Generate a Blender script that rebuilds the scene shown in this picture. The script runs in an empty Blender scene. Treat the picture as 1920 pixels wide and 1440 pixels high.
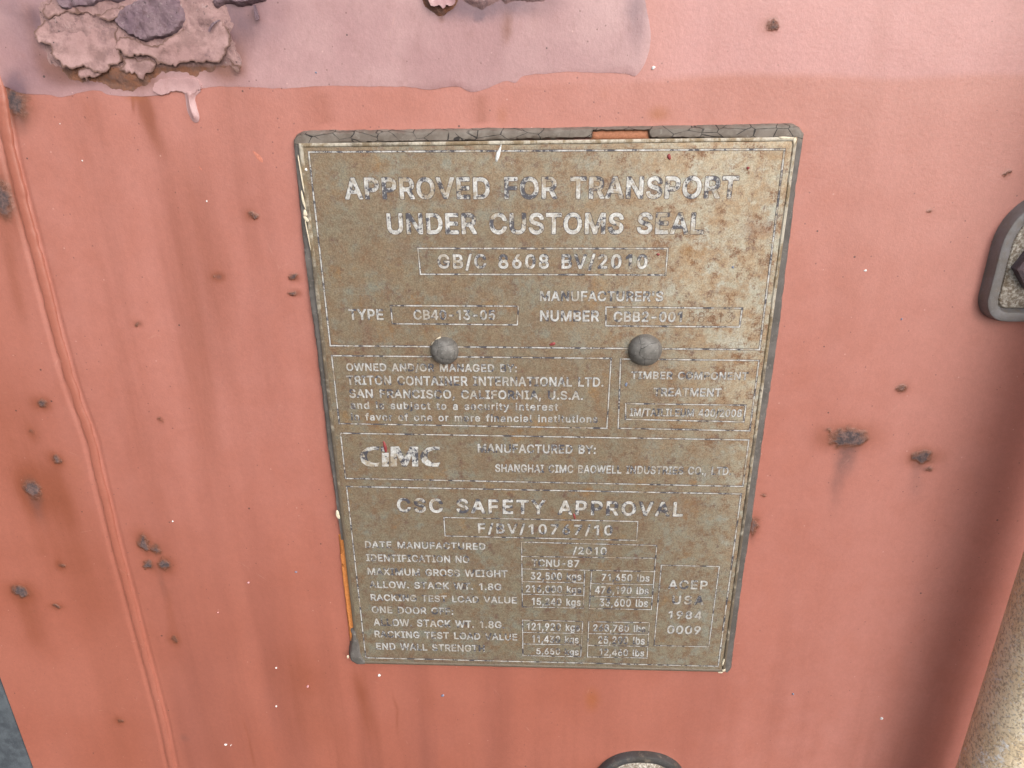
import bpy, bmesh, math, random
import numpy as np
from mathutils import Vector, Matrix
from mathutils.geometry import delaunay_2d_cdt

C = bpy.context.scene.collection
S = bpy.context.scene
random.seed(7)
rng = np.random.default_rng(11)

# ------------------------------------------------------------------ camera, light, exposure
CAM_M = Matrix(((0.9990168241427936, -0.008023677675357145, 0.04360052380658735, 0.0011954261576192018),
                (0.04321840698842035, 0.3953781642185962, -0.9175011043898074, -0.30692941921291234),
                (-0.009876961933209681, 0.9184833846377923, 0.3953362085203873, 1.360516864325329),
                (0, 0, 0, 1)))
FPX = 1399.0
cam_d = bpy.data.cameras.new('camera')
cam_d.sensor_fit = 'HORIZONTAL'; cam_d.sensor_width = 36.0
cam_d.lens = FPX / 1920 * 36.0
cam_d.clip_start = 0.01; cam_d.clip_end = 500
cam = bpy.data.objects.new('camera', cam_d); C.objects.link(cam)
cam.matrix_world = CAM_M
S.camera = cam

SUN_TO = Vector((0.50, -0.86, 0.58)).normalized()       # towards the bright part of the overcast sky
world = bpy.data.worlds.new('World'); S.world = world; world.use_nodes = True
wn = world.node_tree.nodes; wl = world.node_tree.links
wn.clear()
sky = wn.new('ShaderNodeTexSky'); sky.sky_type = 'NISHITA'; sky.sun_disc = False
sky.sun_elevation = math.asin(SUN_TO.z)
sky.sun_rotation = math.atan2(SUN_TO.x, SUN_TO.y)
sky.dust_density = 4.0; sky.air_density = 1.0; sky.ozone_density = 1.0
bg = wn.new('ShaderNodeBackground'); bg.inputs['Strength'].default_value = 0.15
wo = wn.new('ShaderNodeOutputWorld')
hs = wn.new('ShaderNodeHueSaturation'); hs.inputs['Saturation'].default_value = 0.38   # clouded over
wl.new(sky.outputs[0], hs.inputs['Color']); wl.new(hs.outputs[0], bg.inputs['Color']); wl.new(bg.outputs[0], wo.inputs['Surface'])
sun_d = bpy.data.lights.new('sun', 'SUN'); sun_d.energy = 1.15; sun_d.angle = math.radians(66); sun_d.color = (1.0, 0.965, 0.93)
sun = bpy.data.objects.new('sun', sun_d); C.objects.link(sun)
sun.rotation_euler = SUN_TO.to_track_quat('Z', 'Y').to_euler()
sun.location = (0.8, -1.0, 2.2)
S.view_settings.view_transform = 'Standard'; S.view_settings.look = 'None'
S.view_settings.gamma = 1.0; S.view_settings.use_curve_mapping = False
S.view_settings.exposure = 0.27
S.cycles.max_bounces = 6
S.cycles.use_denoising = True

# ------------------------------------------------------------------ helpers
_R = CAM_M.to_3x3(); _O = CAM_M.to_translation()
def at(px, py, y=0.0):
    """point of the plane at depth y that the photograph shows at (px, py)"""
    d = _R @ Vector(((px - 960) / FPX, -(py - 720) / FPX, -1.0))
    k = (y - _O.y) / d.y
    return _O + d * k
def xz(px, py, y=0.0):
    p = at(px, py, y); return (p.x, p.z)
def XZ(pts, y=0.0): return [xz(a, b, y) for a, b in pts]

def props(o, label=None, cat=None, group=None, kind=None):
    if label: o['label'] = label
    if cat: o['category'] = cat
    if group: o['group'] = group
    if kind: o['kind'] = kind
    return o
def empty(name, loc, **kw):
    o = bpy.data.objects.new(name, None); C.objects.link(o); o.location = loc
    o.empty_display_size = 0.01
    return props(o, **kw)
def root_loc(o):
    v = Vector((0, 0, 0))
    while o is not None:
        v += o.location; o = o.parent
    return v
def link_mesh(name, me, mat, parent=None, loc=None):
    """me is in world coordinates; the object sits under parent with identity rotation"""
    o = bpy.data.objects.new(name, me); C.objects.link(o)
    base = root_loc(parent) if parent else Vector((0, 0, 0))
    own = Vector(loc) if loc else base
    me.transform(Matrix.Translation(-own))
    o.parent = parent; o.location = own - base
    if mat: me.materials.append(mat)
    return o
def mesh_from(verts, faces, smooth=True):
    me = bpy.data.meshes.new('m'); me.from_pydata([tuple(v) for v in verts], [], faces); me.update()
    if smooth: me.polygons.foreach_set('use_smooth', [True] * len(me.polygons))
    return me
def from_bm(bm, smooth=True):
    bmesh.ops.recalc_face_normals(bm, faces=bm.faces)
    me = bpy.data.meshes.new('m'); bm.to_mesh(me); bm.free()
    if smooth: me.polygons.foreach_set('use_smooth', [True] * len(me.polygons))
    return me

# value noise on numpy arrays
_tab = rng.random((256, 256))
def vnoise(x, y):
    xi = np.floor(x).astype(int); yi = np.floor(y).astype(int)
    fx = x - xi; fy = y - yi
    fx = fx * fx * (3 - 2 * fx); fy = fy * fy * (3 - 2 * fy)
    a = _tab[xi % 256, yi % 256]; b = _tab[(xi + 1) % 256, yi % 256]
    c = _tab[xi % 256, (yi + 1) % 256]; d = _tab[(xi + 1) % 256, (yi + 1) % 256]
    return (a * (1 - fx) + b * fx) * (1 - fy) + (c * (1 - fx) + d * fx) * fy
def fbm(x, y, o=4, sx=0.0):
    s = 0; a = 0.5; t = 0
    for i in range(o):
        s = s + a * vnoise(x * 2 ** i + 17.3 * i + sx, y * 2 ** i + 5.1 * i + sx * 1.7); t += a; a *= 0.55
    return s / t
def sstep(e0, e1, x):
    t = np.clip((x - e0) / (e1 - e0), 0, 1); return t * t * (3 - 2 * t)

def rough_outline(pts, step=0.0008, amp=0.0006, smooth=True, seed=0):
    """closed outline in metres, resampled (Catmull-Rom) and roughened"""
    P = [Vector((a, b)) for a, b in pts]; n = len(P); out = []
    for i in range(n):
        p0, p1, p2, p3 = P[i - 1], P[i], P[(i + 1) % n], P[(i + 2) % n]
        k = max(1, int((p2 - p1).length / step))
        for j in range(k):
            t = j / k
            if smooth:
                q = 0.5 * ((2 * p1) + (p2 - p0) * t + (2 * p0 - 5 * p1 + 4 * p2 - p3) * t * t + (3 * p1 - p0 - 3 * p2 + p3) * t ** 3)
            else:
                q = p1.lerp(p2, t)
            out.append(q)
    A = np.array([(q.x, q.y) for q in out])
    if amp:
        nx = fbm(A[:, 0] * 350 + seed, A[:, 1] * 350 + 3, 4) - .5
        ny = fbm(A[:, 0] * 350 + 50 + seed, A[:, 1] * 350 + 70, 4) - .5
        A = A + np.stack([nx, ny], 1) * amp * 2.2
        if amp > .0006:
            A = A + np.stack([fbm(A[:, 0] * 1300 + seed, A[:, 1] * 1300, 3) - .5, fbm(A[:, 0] * 1300 + 31, A[:, 1] * 1300 + seed, 3) - .5], 1) * amp * .9
    return [tuple(p) for p in A]
def seg_dist(Q, poly):
    """distance of points Q (n,2) to a closed polygon"""
    P = np.array(poly); N = np.roll(P, -1, 0); d = np.full(len(Q), 1e9)
    for a, b in zip(P, N):
        ab = b - a; t = np.clip(((Q - a) @ ab) / (ab @ ab + 1e-18), 0, 1)
        d = np.minimum(d, np.hypot(*(Q - a - t[:, None] * ab).T))
    return d
def inside(Q, poly):
    P = np.array(poly); r = np.zeros(len(Q), bool); x, y = Q[:, 0], Q[:, 1]
    j = len(P) - 1
    for i in range(len(P)):
        xi, yi = P[i]; xj, yj = P[j]
        c = ((yi > y) != (yj > y)) & (x < (xj - xi) * (y - yi) / (yj - yi + 1e-18) + xi)
        r ^= c; j = i
    return r
def fill_poly(outline, spacing=0.0012):
    """constrained triangulation of an outline with inner points -> verts (n,2), faces, rim index"""
    A = np.array(outline); lo = A.min(0); hi = A.max(0)
    gx, gz = np.meshgrid(np.arange(lo[0], hi[0], spacing), np.arange(lo[1], hi[1], spacing))
    Q = np.stack([gx.ravel(), gz.ravel()], 1) + (rng.random((gx.size, 2)) - .5) * spacing * .35
    Q = Q[inside(Q, outline)]
    if len(Q): Q = Q[seg_dist(Q, outline) > spacing * .5]
    V = [Vector(p) for p in outline] + [Vector(p) for p in Q]
    n = len(outline)
    vo, eo, fo, ov, oe, of = delaunay_2d_cdt(V, [(i, (i + 1) % n) for i in range(n)], [], 1, 1e-9)
    vo = np.array([(v.x, v.y) for v in vo])
    cen = np.array([vo[list(f)].mean(0) for f in fo])
    keep = inside(cen, outline)
    faces = [tuple(f) for f, k in zip(fo, keep) if k]
    return vo, faces
def slab(outline, front, thick=None, back=None, spacing=0.0012):
    """sheet with an outline in the door's plane; front(Q, d)-> y of its face (negative = towards the viewer)"""
    V, F = fill_poly(outline, spacing)
    d = seg_dist(V, outline)
    yf = front(V, d)
    yb = (yf + thick) if back is None else np.full(len(V), back)
    n = len(V)
    verts = [(V[i, 0], yf[i], V[i, 1]) for i in range(n)] + [(V[i, 0], yb[i], V[i, 1]) for i in range(n)]
    faces = [f for f in F] + [tuple(i + n for i in reversed(f)) for f in F]
    cnt = {}
    for f in F:
        for a, b in zip(f, f[1:] + f[:1]):
            cnt[(a, b)] = 1
    for (a, b) in cnt:
        if (b, a) not in cnt: faces.append((b, a, a + n, b + n))
    bm = bmesh.new()
    bv = [bm.verts.new(v) for v in verts]
    for f in faces:
        try: bm.faces.new([bv[i] for i in f])
        except ValueError: pass
    bmesh.ops.recalc_face_normals(bm, faces=bm.faces)
    me = bpy.data.meshes.new('m'); bm.to_mesh(me); bm.free()
    me.polygons.foreach_set('use_smooth', [True] * len(me.polygons))
    me.set_sharp_from_angle(angle=math.radians(50))
    return me

# ------------------------------------------------------------------ materials
class NT:
    def __init__(s, name):
        s.m = bpy.data.materials.new(name); s.m.use_nodes = True
        s.n = s.m.node_tree.nodes; s.l = s.m.node_tree.links; s.n.clear()
        s.out = s.n.new('ShaderNodeOutputMaterial'); s.b = s.n.new('ShaderNodeBsdfPrincipled')
        s.l.new(s.b.outputs[0], s.out.inputs[0])
        tc = s.n.new('ShaderNodeTexCoord'); mp = s.n.new('ShaderNodeMapping')
        mp.inputs['Scale'].default_value = (1000, 1000, 1000)            # millimetres
        s.l.new(tc.outputs['Object'], mp.inputs[0]); s.mm = mp.outputs[0]
    def put(s, sock, v):
        if hasattr(v, 'links') or hasattr(v, 'is_linked'): s.l.new(v, sock)
        elif isinstance(v, (tuple, list)) and len(v) == 3 and len(sock.default_value) == 4: sock.default_value = (*v, 1)
        else: sock.default_value = v
    def scaled(s, sc, off=(0, 0, 0)):
        mp = s.n.new('ShaderNodeMapping'); mp.inputs['Scale'].default_value = sc; mp.inputs['Location'].default_value = off
        s.l.new(s.mm, mp.inputs[0]); return mp.outputs[0]
    def noise(s, size, detail=4, rough=.55, stretch=None, off=0, dist=0):
        t = s.n.new('ShaderNodeTexNoise'); t.inputs['Scale'].default_value = 1.0
        t.inputs['Detail'].default_value = detail; t.inputs['Roughness'].default_value = rough
        t.inputs['Distortion'].default_value = dist
        st = stretch or (1, 1, 1)
        s.l.new(s.scaled((st[0] / size, st[1] / size, st[2] / size), (off, off * 1.3, off * .7)), t.inputs['Vector'])
        return t.outputs['Fac']
    def ramp(s, f, a, b, lo=0.0, hi=1.0):
        m = s.n.new('ShaderNodeMapRange'); m.interpolation_type = 'SMOOTHSTEP'
        m.inputs['From Min'].default_value = a; m.inputs['From Max'].default_value = b
        s.put(m.inputs['To Min'], lo); s.put(m.inputs['To Max'], hi)
        s.put(m.inputs['Value'], f); return m.outputs[0]
    def math(s, op, a, b=0.0, clamp=False):
        m = s.n.new('ShaderNodeMath'); m.operation = op; m.use_clamp = clamp
        s.put(m.inputs[0], a); s.put(m.inputs[1], b); return m.outputs[0]
    def mix(s, f, a, b):
        m = s.n.new('ShaderNodeMix'); m.data_type = 'RGBA'
        s.put(m.inputs['Factor'], f); s.put(m.inputs[6], a); s.put(m.inputs[7], b); return m.outputs[2]
    def attr(s, name):
        a = s.n.new('ShaderNodeAttribute'); a.attribute_name = name; return a.outputs['Fac']
    def cells(s, size, feature='F1', rand=1.0, stretch=None, off=0):
        v = s.n.new('ShaderNodeTexVoronoi'); v.feature = feature; v.inputs['Scale'].default_value = 1
        v.inputs['Randomness'].default_value = rand
        st = stretch or (1, 1, 1)
        s.l.new(s.scaled((st[0] / size, st[1] / size, st[2] / size), (off, off, off)), v.inputs['Vector']); return v
    def bump(s, h, dist, strength=1.0, normal=None):
        b = s.n.new('ShaderNodeBump'); b.inputs['Distance'].default_value = dist; b.inputs['Strength'].default_value = strength
        s.put(b.inputs['Height'], h)
        if normal: s.l.new(normal, b.inputs['Normal'])
        return b.outputs[0]
    def done(s, col, rough=.6, metal=0.0, normal=None, spec=.5):
        s.put(s.b.inputs['Base Color'], col); s.put(s.b.inputs['Roughness'], rough); s.put(s.b.inputs['Metallic'], metal)
        s.put(s.b.inputs['Specular IOR Level'], spec)
        if normal: s.l.new(normal, s.b.inputs['Normal'])
        return s.m
    def specks(s, size, radius, chance, off=0):
        """sparse small round specks: 1 inside"""
        v = s.cells(size, off=off)
        sep = s.n.new('ShaderNodeSeparateColor'); s.l.new(v.outputs['Color'], sep.inputs[0])
        pick = s.math('LESS_THAN', sep.outputs[0], chance)
        rad = s.math('MULTIPLY', sep.outputs[1], radius)
        m = s.math('LESS_THAN', v.outputs['Distance'], rad)
        return s.math('MULTIPLY', pick, m)

def paint_detail(t, col, dark=.5):
    """grain, tiny specks and bump shared by the painted steel surfaces"""
    g = t.noise(.55, 3, .7); g2 = t.noise(2.2, 4, .6, off=9)
    v = t.math('ADD', t.math('MULTIPLY', g, .30), t.math('MULTIPLY', g2, .22))
    v = t.math('ADD', v, .74)
    m = t.n.new('ShaderNodeMix'); m.data_type = 'RGBA'; m.blend_type = 'MULTIPLY'; m.inputs['Factor'].default_value = 1
    cmb = t.n.new('ShaderNodeCombineColor')
    for i in range(3): t.l.new(v, cmb.inputs[i])
    t.put(m.inputs[6], col); t.l.new(cmb.outputs[0], m.inputs[7])
    col = m.outputs[2]
    col = t.mix(t.math('MULTIPLY', t.specks(3.1, .11, .35), .55), col, (.10, .045, .04))
    col = t.mix(t.math('MULTIPLY', t.specks(8.5, .060, .30, off=3), .8), col, (.045, .03, .03))
    col = t.mix(t.math('MULTIPLY', t.specks(5.0, .07, .22, off=31), .35), col, (.75, .5, .45))
    for sz, of in ((46, 5), (70, 27)):
        sc = t.math('LESS_THAN', t.cells(sz, 'DISTANCE_TO_EDGE', off=of).outputs['Distance'], .0035)
        sc = t.math('MULTIPLY', sc, t.ramp(t.noise(24, 3, .6, off=of), .60, .68))
        col = t.mix(t.math('MULTIPLY', sc, t.ramp(t.noise(3, 3, .7, off=of + 2), .42, .62, 0, .28)), col, (.58, .33, .27))
    h = t.math('ADD', t.math('MULTIPLY', g, .5), t.noise(1.3, 2, .5, off=4))
    n = t.bump(h, .00012, .55)
    n = t.bump(t.noise(38, 2, .5, off=2), .0012, .5, n)
    return col, n

def mat_door():
    t = NT('salmon_paint')
    big = t.noise(60, 3, .5); strk = t.noise(15, 4, .55, (1, 1, .06)); strk2 = t.noise(42, 4, .55, (1, 1, .14), off=12)
    mott = t.noise(12, 5, .6, off=6)
    col = t.mix(t.ramp(big, .3, .7), (.382, .126, .084), (.424, .150, .106))
    col = t.mix(t.ramp(t.math('MULTIPLY', t.attr('fade_and_light'), t.math('ADD', mott, .5)), .0, .9), col, (.490, .205, .168))
    col = t.mix(t.math('MULTIPLY', t.attr('band'), t.math('ADD', t.math('MULTIPLY', mott, .5), .45)), col, (.545, .270, .262))
    # runoff streaks and painted light falloff, strongest where 'run_and_light' is high
    col = t.mix(t.math('MULTIPLY', t.ramp(strk, .42, .76), t.math('ADD', t.math('MULTIPLY', t.attr('run_and_light'), .55), .04), True), col, (.245, .078, .050))
    col = t.mix(t.math('MULTIPLY', t.ramp(strk2, .45, .75), t.math('ADD', t.math('MULTIPLY', t.attr('run_and_light'), .55), .06), True), col, (.285, .100, .076))
    r = t.math('MULTIPLY', t.attr('rust'), t.math('ADD', t.math('MULTIPLY', mott, .6), t.math('MULTIPLY', t.noise(4.5, 5, .65, (1, 1, .05), off=19), 1.0)))
    r = t.math('ADD', r, t.math('MULTIPLY', t.attr('rust'), .2))
    col = t.mix(t.ramp(r, .03, 1.0, 0, .80), col, (.250, .072, .036))
    so = t.math('MULTIPLY', t.attr('soot'), t.math('ADD', t.math('MULTIPLY', t.noise(3.5, 5, .7, off=8), 1.0), .5))
    col = t.mix(t.ramp(so, .05, 1.0, 0, .85), col, (.135, .075, .070))
    og = t.math('MULTIPLY', t.attr('orange'), t.math('ADD', mott, .5))
    col = t.mix(t.ramp(og, .1, 1.0, 0, .85), col, (.36, .115, .045))
    pit = t.math('MULTIPLY', t.attr('pit'), t.math('ADD', t.math('MULTIPLY', t.noise(2.2, 6, .8, off=2), 2.2), -.15))
    pm = t.ramp(pit, .30, .68)
    pc = t.mix(t.ramp(t.noise(2.6, 5, .7, off=5), .40, .62), (.062, .042, .046), (.165, .095, .085))
    col, n = paint_detail(t, col)
    col = t.mix(t.ramp(pit, .02, .36, 0, .9), col, (.185, .066, .036))
    col = t.mix(pm, col, pc)
    n = t.bump(t.math('MULTIPLY', t.ramp(pit, .1, .5), t.noise(2.4, 5, .75, off=1)), .0006, .9, n)
    return t.done(col, t.ramp(pm, 0, 1, .43, .9), 0, n, .85)

def mat_patch(name='faded_lilac_paint', tint=None):
    t = NT(name)
    big = t.noise(42, 4, .55); mott = t.noise(9, 5, .65, off=6)
    col = t.mix(t.ramp(big, .3, .7), (.400, .220, .225), (.500, .305, .305))
    col = t.mix(t.ramp(t.math('MULTIPLY', t.attr('rust'), t.math('ADD', mott, .5)), .05, 1.0, 0, .85), col, (.22, .085, .05))
    col = t.mix(t.ramp(t.math('MULTIPLY', t.attr('soot'), t.math('ADD', mott, .5)), .05, 1.0, 0, .85), col, (.15, .09, .115))
    col = t.mix(t.ramp(t.noise(5, 5, .7, (1, 1, .6), off=14), .5, .75, 0, .35), col, (.30, .15, .14))
    col, n = paint_detail(t, col)
    return t.done(col, .45, 0, n, .8)

def mat_flake():
    t = NT('peeling_paint')
    mott = t.noise(7, 5, .65, off=6)
    col = t.mix(t.ramp(t.noise(18, 4, .6), .3, .7), (.355, .208, .200), (.47, .300, .290))
    col = t.mix(t.ramp(mott, .43, .63, 0, .75), col, (.225, .130, .122))
    col = t.mix(t.ramp(t.noise(13, 6, .7, off=77), .54, .70, 0, .7), col, (.175, .100, .105))
    col = t.mix(t.ramp(t.noise(2.4, 5, .7, off=83), .60, .72, 0, .7), col, (.17, .095, .080))
    col = t.mix(t.ramp(t.attr('edge'), .15, .9, 0, .9), col, (.15, .080, .062))
    col, n = paint_detail(t, col)
    n = t.bump(t.noise(6, 6, .68, off=3), .0007, .7, n)
    return t.done(col, .6, 0, n, .4)

def mat_rust(name, a, b, c, bumpy=.0016, low=None):
    t = NT(name)
    col = t.mix(t.ramp(t.noise(6, 6, .7), .35, .65), a, b)
    col = t.mix(t.ramp(t.noise(3.2, 6, .75, off=7), .5, .7), col, c)
    col = t.mix(t.ramp(t.noise(1.2, 4, .7, off=3), .58, .75, 0, .6), col, (.42, .36, .36))
    col = t.mix(t.ramp(t.noise(1.6, 5, .7, off=13), .60, .7, 0, .85), col, (.02, .015, .018))
    if low: col = t.mix(t.ramp(t.math('MULTIPLY', t.attr('low'), t.math('ADD', t.noise(5, 5, .7, off=44), .5)), .3, .8, 0, .85), col, t.mix(t.ramp(t.noise(4, 5, .7, off=51), .4, .6), *low))
    h = t.math('ADD', t.noise(4, 6, .7, off=1), t.math('MULTIPLY', t.noise(.9, 4, .7, off=11), .4))
    return t.done(col, .8, 0, t.bump(h, bumpy, .9), .35)

def mat_plate():
    t = NT('weathered_plate')
    mott = t.noise(7.5, 8, .76, off=2); fine = t.noise(1.6, 6, .78, off=5); big = t.noise(55, 3, .5, off=1)
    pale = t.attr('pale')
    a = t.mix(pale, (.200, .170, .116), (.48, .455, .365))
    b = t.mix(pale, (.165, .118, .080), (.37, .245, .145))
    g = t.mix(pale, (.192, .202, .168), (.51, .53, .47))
    col = t.mix(t.ramp(mott, .38, .62), a, b)
    col = t.mix(t.ramp(t.noise(11, 8, .76, off=21), .50, .62, 0, .8), col, g)
    col = t.mix(t.ramp(fine, .36, .66, 0, .42), col, (.34, .285, .20))
    col = t.mix(t.math('MULTIPLY', t.attr('warm'), t.ramp(t.noise(14, 6, .7, off=81), .38, .62, 0, .38)), col, t.mix(pale, (.255, .165, .092), (.46, .33, .20)))
    # rust blots
    rb = t.math('ADD', t.math('MULTIPLY', t.noise(6.0, 8, .78, off=31), .68), t.math('MULTIPLY', t.noise(.9, 4, .75, off=8), .32))
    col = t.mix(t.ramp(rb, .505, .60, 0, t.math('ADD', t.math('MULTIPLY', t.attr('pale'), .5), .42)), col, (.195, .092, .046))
    col = t.mix(t.ramp(t.noise(4.5, 7, .76, off=47), .55, .66, 0, .7), col, (.150, .082, .066))
    col = t.mix(t.ramp(t.noise(16, 6, .72, off=60), .56, .72, 0, .6), col, (.32, .17, .060))
    col = t.mix(t.ramp(t.attr('rust'), .05, 1, 0, .75), col, (.20, .07, .05))
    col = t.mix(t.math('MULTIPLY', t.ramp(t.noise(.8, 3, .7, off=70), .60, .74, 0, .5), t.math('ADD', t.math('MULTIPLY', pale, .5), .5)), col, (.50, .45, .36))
    col = t.mix(t.math('MULTIPLY', t.specks(6.0, .07, .35), .8), col, (.05, .04, .04))
    col = t.mix(t.math('MULTIPLY', t.specks(7.0, .06, .35, off=9), .7), col, (.7, .68, .62))
    gr = t.ramp(t.noise(.55, 3, .75, off=90), .3, .7, .74, 1.22); cmb = t.n.new('ShaderNodeCombineColor')
    for i in range(3): t.l.new(gr, cmb.inputs[i])
    mm = t.n.new('ShaderNodeMix'); mm.data_type = 'RGBA'; mm.blend_type = 'MULTIPLY'; mm.inputs['Factor'].default_value = 1
    t.put(mm.inputs[6], col); t.l.new(cmb.outputs[0], mm.inputs[7]); col = mm.outputs[2]
    n = t.bump(t.math('ADD', fine, t.math('MULTIPLY', mott, .7)), .00018, .8)
    n = t.bump(t.noise(30, 2, .5, off=4), .0007, .5, n)
    return t.done(col, t.ramp(mott, .3, .7, .40, .60), .22, n, .5)

def mat_letter(name='worn_lettering', keep=.5, seed=0, tan=.8, k=1.0):
    t = NT(name)
    n1 = t.noise(5.5, 6, .72, off=3 + seed); n2 = t.noise(6.5, 5, .7, off=23 + seed); n3 = t.noise(1.1, 4, .75, off=41 + seed)
    col = t.mix(t.ramp(n3, .35, .65), (.42 * k, .41 * k, .39 * k), (.74 * k, .74 * k, .73 * k))
    col = t.mix(t.ramp(t.math('ADD', t.math('MULTIPLY', n2, .8), t.math('MULTIPLY', n3, .2)), .49, .60, 0, tan), col, (.34, .265, .170))
    col = t.mix(t.ramp(t.math('ADD', t.math('MULTIPLY', n1, .72), t.math('MULTIPLY', n3, .28)), keep, keep + .05, 0, .95), col, (.060, .060, .078))
    col = t.mix(t.ramp(t.noise(8, 4, .7, off=55 + seed), .60, .70, 0, tan * .8), col, (.20, .12, .08))
    nb = t.bump(n3, .00012, .7)
    return t.done(col, .5, .1, nb, .5)
def mat_dark_edge():  # dark outline laid under letters and border lines
    t = NT('dark_outline')
    f = t.noise(4.5, 5, .7, off=9)
    col = t.mix(t.ramp(f, .42, .62), (.085, .072, .070), (.19, .125, .075))
    return t.done(col, .6, 0)
def mat_sealant():
    t = NT('cracked_grey_paint')
    col = t.mix(t.ramp(t.noise(9, 5, .6), .35, .65), (.100, .090, .082), (.145, .132, .124))
    col = t.mix(t.attr('crack'), col, t.mix(t.ramp(t.noise(7, 5, .65, off=50), .35, .65), (.150, .122, .102), (.215, .185, .160)))
    col = t.mix(t.ramp(t.noise(2.2, 5, .7, off=5), .56, .72, 0, .6), col, (.30, .275, .25))
    wv = t.cells(6.5, 'DISTANCE_TO_EDGE', 1, (.8, .8, 1.5))
    dis = t.math('ADD', wv.outputs['Distance'], t.math('MULTIPLY', t.noise(2, 3, .6), .05))
    crk = t.math('LESS_THAN', dis, .045)
    crk = t.math('MULTIPLY', crk, t.ramp(t.noise(16, 2, .5, off=14), .40, .50))
    crk = t.math('MULTIPLY', crk, t.attr('crack'))
    col = t.mix(t.math('MULTIPLY', crk, .95), col, (.025, .02, .02))
    n = t.bump(t.noise(.7, 4, .7), .00015, .8)
    n = t.bump(t.math('SUBTRACT', 1.0, crk), .0004, .8, n)
    return t.done(col, .62, 0, n, .45)
def mat_rim():
    t = NT('chipped_plate_edge')
    f = t.noise(6, 6, .75, (1, 1, .5)); g = t.noise(3, 5, .7, off=8)
    col = t.mix(t.ramp(f, .42, .6), (.52, .48, .40), (.24, .175, .10))
    col = t.mix(t.ramp(g, .55, .68, 0, .8), col, (.12, .09, .075))
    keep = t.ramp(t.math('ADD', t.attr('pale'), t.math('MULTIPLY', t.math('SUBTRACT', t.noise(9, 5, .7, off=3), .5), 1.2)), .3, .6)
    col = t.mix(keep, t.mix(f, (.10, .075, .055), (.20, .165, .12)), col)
    return t.done(col, .5, .15, t.bump(g, .0004, .8), .5)
def mat_rivet():
    t = NT('grey_rivet_paint')
    col = t.mix(t.ramp(t.noise(3, 5, .65), .35, .65), (.120, .113, .104), (.180, .170, .158))
    col = t.mix(t.ramp(t.noise(.8, 3, .7, off=4), .58, .72, 0, .5), col, (.38, .38, .38))
    wv = t.cells(6.5, 'DISTANCE_TO_EDGE', 1, off=4.2)
    dis = t.math('ADD', wv.outputs['Distance'], t.math('MULTIPLY', t.noise(2.5, 3, .6), .06))
    crk = t.math('LESS_THAN', dis, .042)
    col = t.mix(t.math('MULTIPLY', crk, .8), col, (.03, .025, .025))
    n = t.bump(t.noise(.6, 4, .7), .00012, .7)
    n = t.bump(t.math('SUBTRACT', 1.0, crk), .0003, .7, n)
    return t.done(col, .5, .0, n, .5)
def mat_casting(name='grey_painted_casting', k=1.0):
    t = NT(name)
    col = t.mix(t.ramp(t.noise(14, 5, .6), .35, .65), tuple(k * v for v in (.175, .160, .150)), tuple(k * v for v in (.235, .230, .240)))
    col = t.mix(t.ramp(t.noise(5, 5, .7, off=4), .52, .7, 0, .7), col, (.20, .165, .130))
    col = t.mix(t.ramp(t.noise(1.0, 3, .7, off=9), .6, .74, 0, .5), col, (.32, .32, .34))
    n = t.bump(t.noise(.8, 4, .7), .0002, .8)
    return t.done(col, .5, 0, n, .5)
def mat_zinc():
    t = NT('galvanised_face')
    col = t.mix(t.ramp(t.noise(1.3, 5, .75), .42, .62), (.28, .225, .17), (.74, .70, .63))
    col = t.mix(t.ramp(t.noise(9, 4, .6, off=5), .5, .68, 0, .75), col, (.17, .115, .065))
    n = t.bump(t.noise(1.0, 5, .75, off=2), .0007, .9)
    return t.done(col, .5, .2, n, .5)
def mat_bar():
    t = NT('weathered_zinc_bar')
    pz = t.noise(1.35, 4, .72, (1, 1, .85)); big = t.noise(26, 4, .6, off=4)
    col = t.mix(t.ramp(big, .35, .65), (.80, .63, .41), (.90, .77, .56))
    col = t.mix(t.ramp(pz, .50, .62, 0, .75), col, (.36, .275, .19))
    col = t.mix(t.ramp(t.noise(1.4, 4, .7, off=17), .53, .66, 0, .8), col, (.80, .77, .72))
    col = t.mix(t.math('MULTIPLY', t.ramp(t.noise(15, 4, .65, off=31), .58, .66), t.ramp(t.noise(1.6, 3, .6, off=2), .4, .6)), col, (.88, .87, .86))
    h = t.math('SUBTRACT', t.noise(1.6, 4, .7, off=17), t.math('MULTIPLY', t.ramp(pz, .47, .6), .5))
    return t.done(col, .6, 0, t.bump(h, .0006, .8), .45)
def mat_rubber():
    t = NT('blue_grey_rubber')
    col = t.mix(t.ramp(t.noise(7, 6, .7), .35, .65), (.060, .070, .084), (.105, .122, .140))
    col = t.mix(t.ramp(t.noise(1.2, 4, .7, off=4), .6, .74, 0, .6), col, (.22, .235, .25))
    return t.done(col, .7, 0, t.bump(t.noise(1.5, 5, .7), .0005, .8), .4)
def mat_plain(name, col, rough=.55):
    t = NT(name)
    c2 = tuple(min(1, x * 1.25 + .01) for x in col)
    return t.done(t.mix(t.ramp(t.noise(.9, 4, .7), .35, .65), col, c2), rough, 0, t.bump(t.noise(.6, 3, .6), .0002, .5))

# ------------------------------------------------------------------ the door
M_DOOR = mat_door(); M_PATCH = mat_patch(); M_FLAKE = mat_flake()
M_SCAB = mat_rust('dark_scale_rust', (.185, .120, .148), (.250, .172, .195), (.135, .080, .090), .0009)
M_RUST = mat_rust('orange_rust', (.32, .195, .190), (.40, .250, .240), (.23, .135, .135), .0008, ((.17, .085, .058), (.255, .105, .052)))
Z0 = 1.2
door = empty('container_door', (0, 0, 0), label='salmon red steel container door with rust blisters, runoff streaks and a faded lilac repaint', cat='door', kind='thing')

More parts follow.
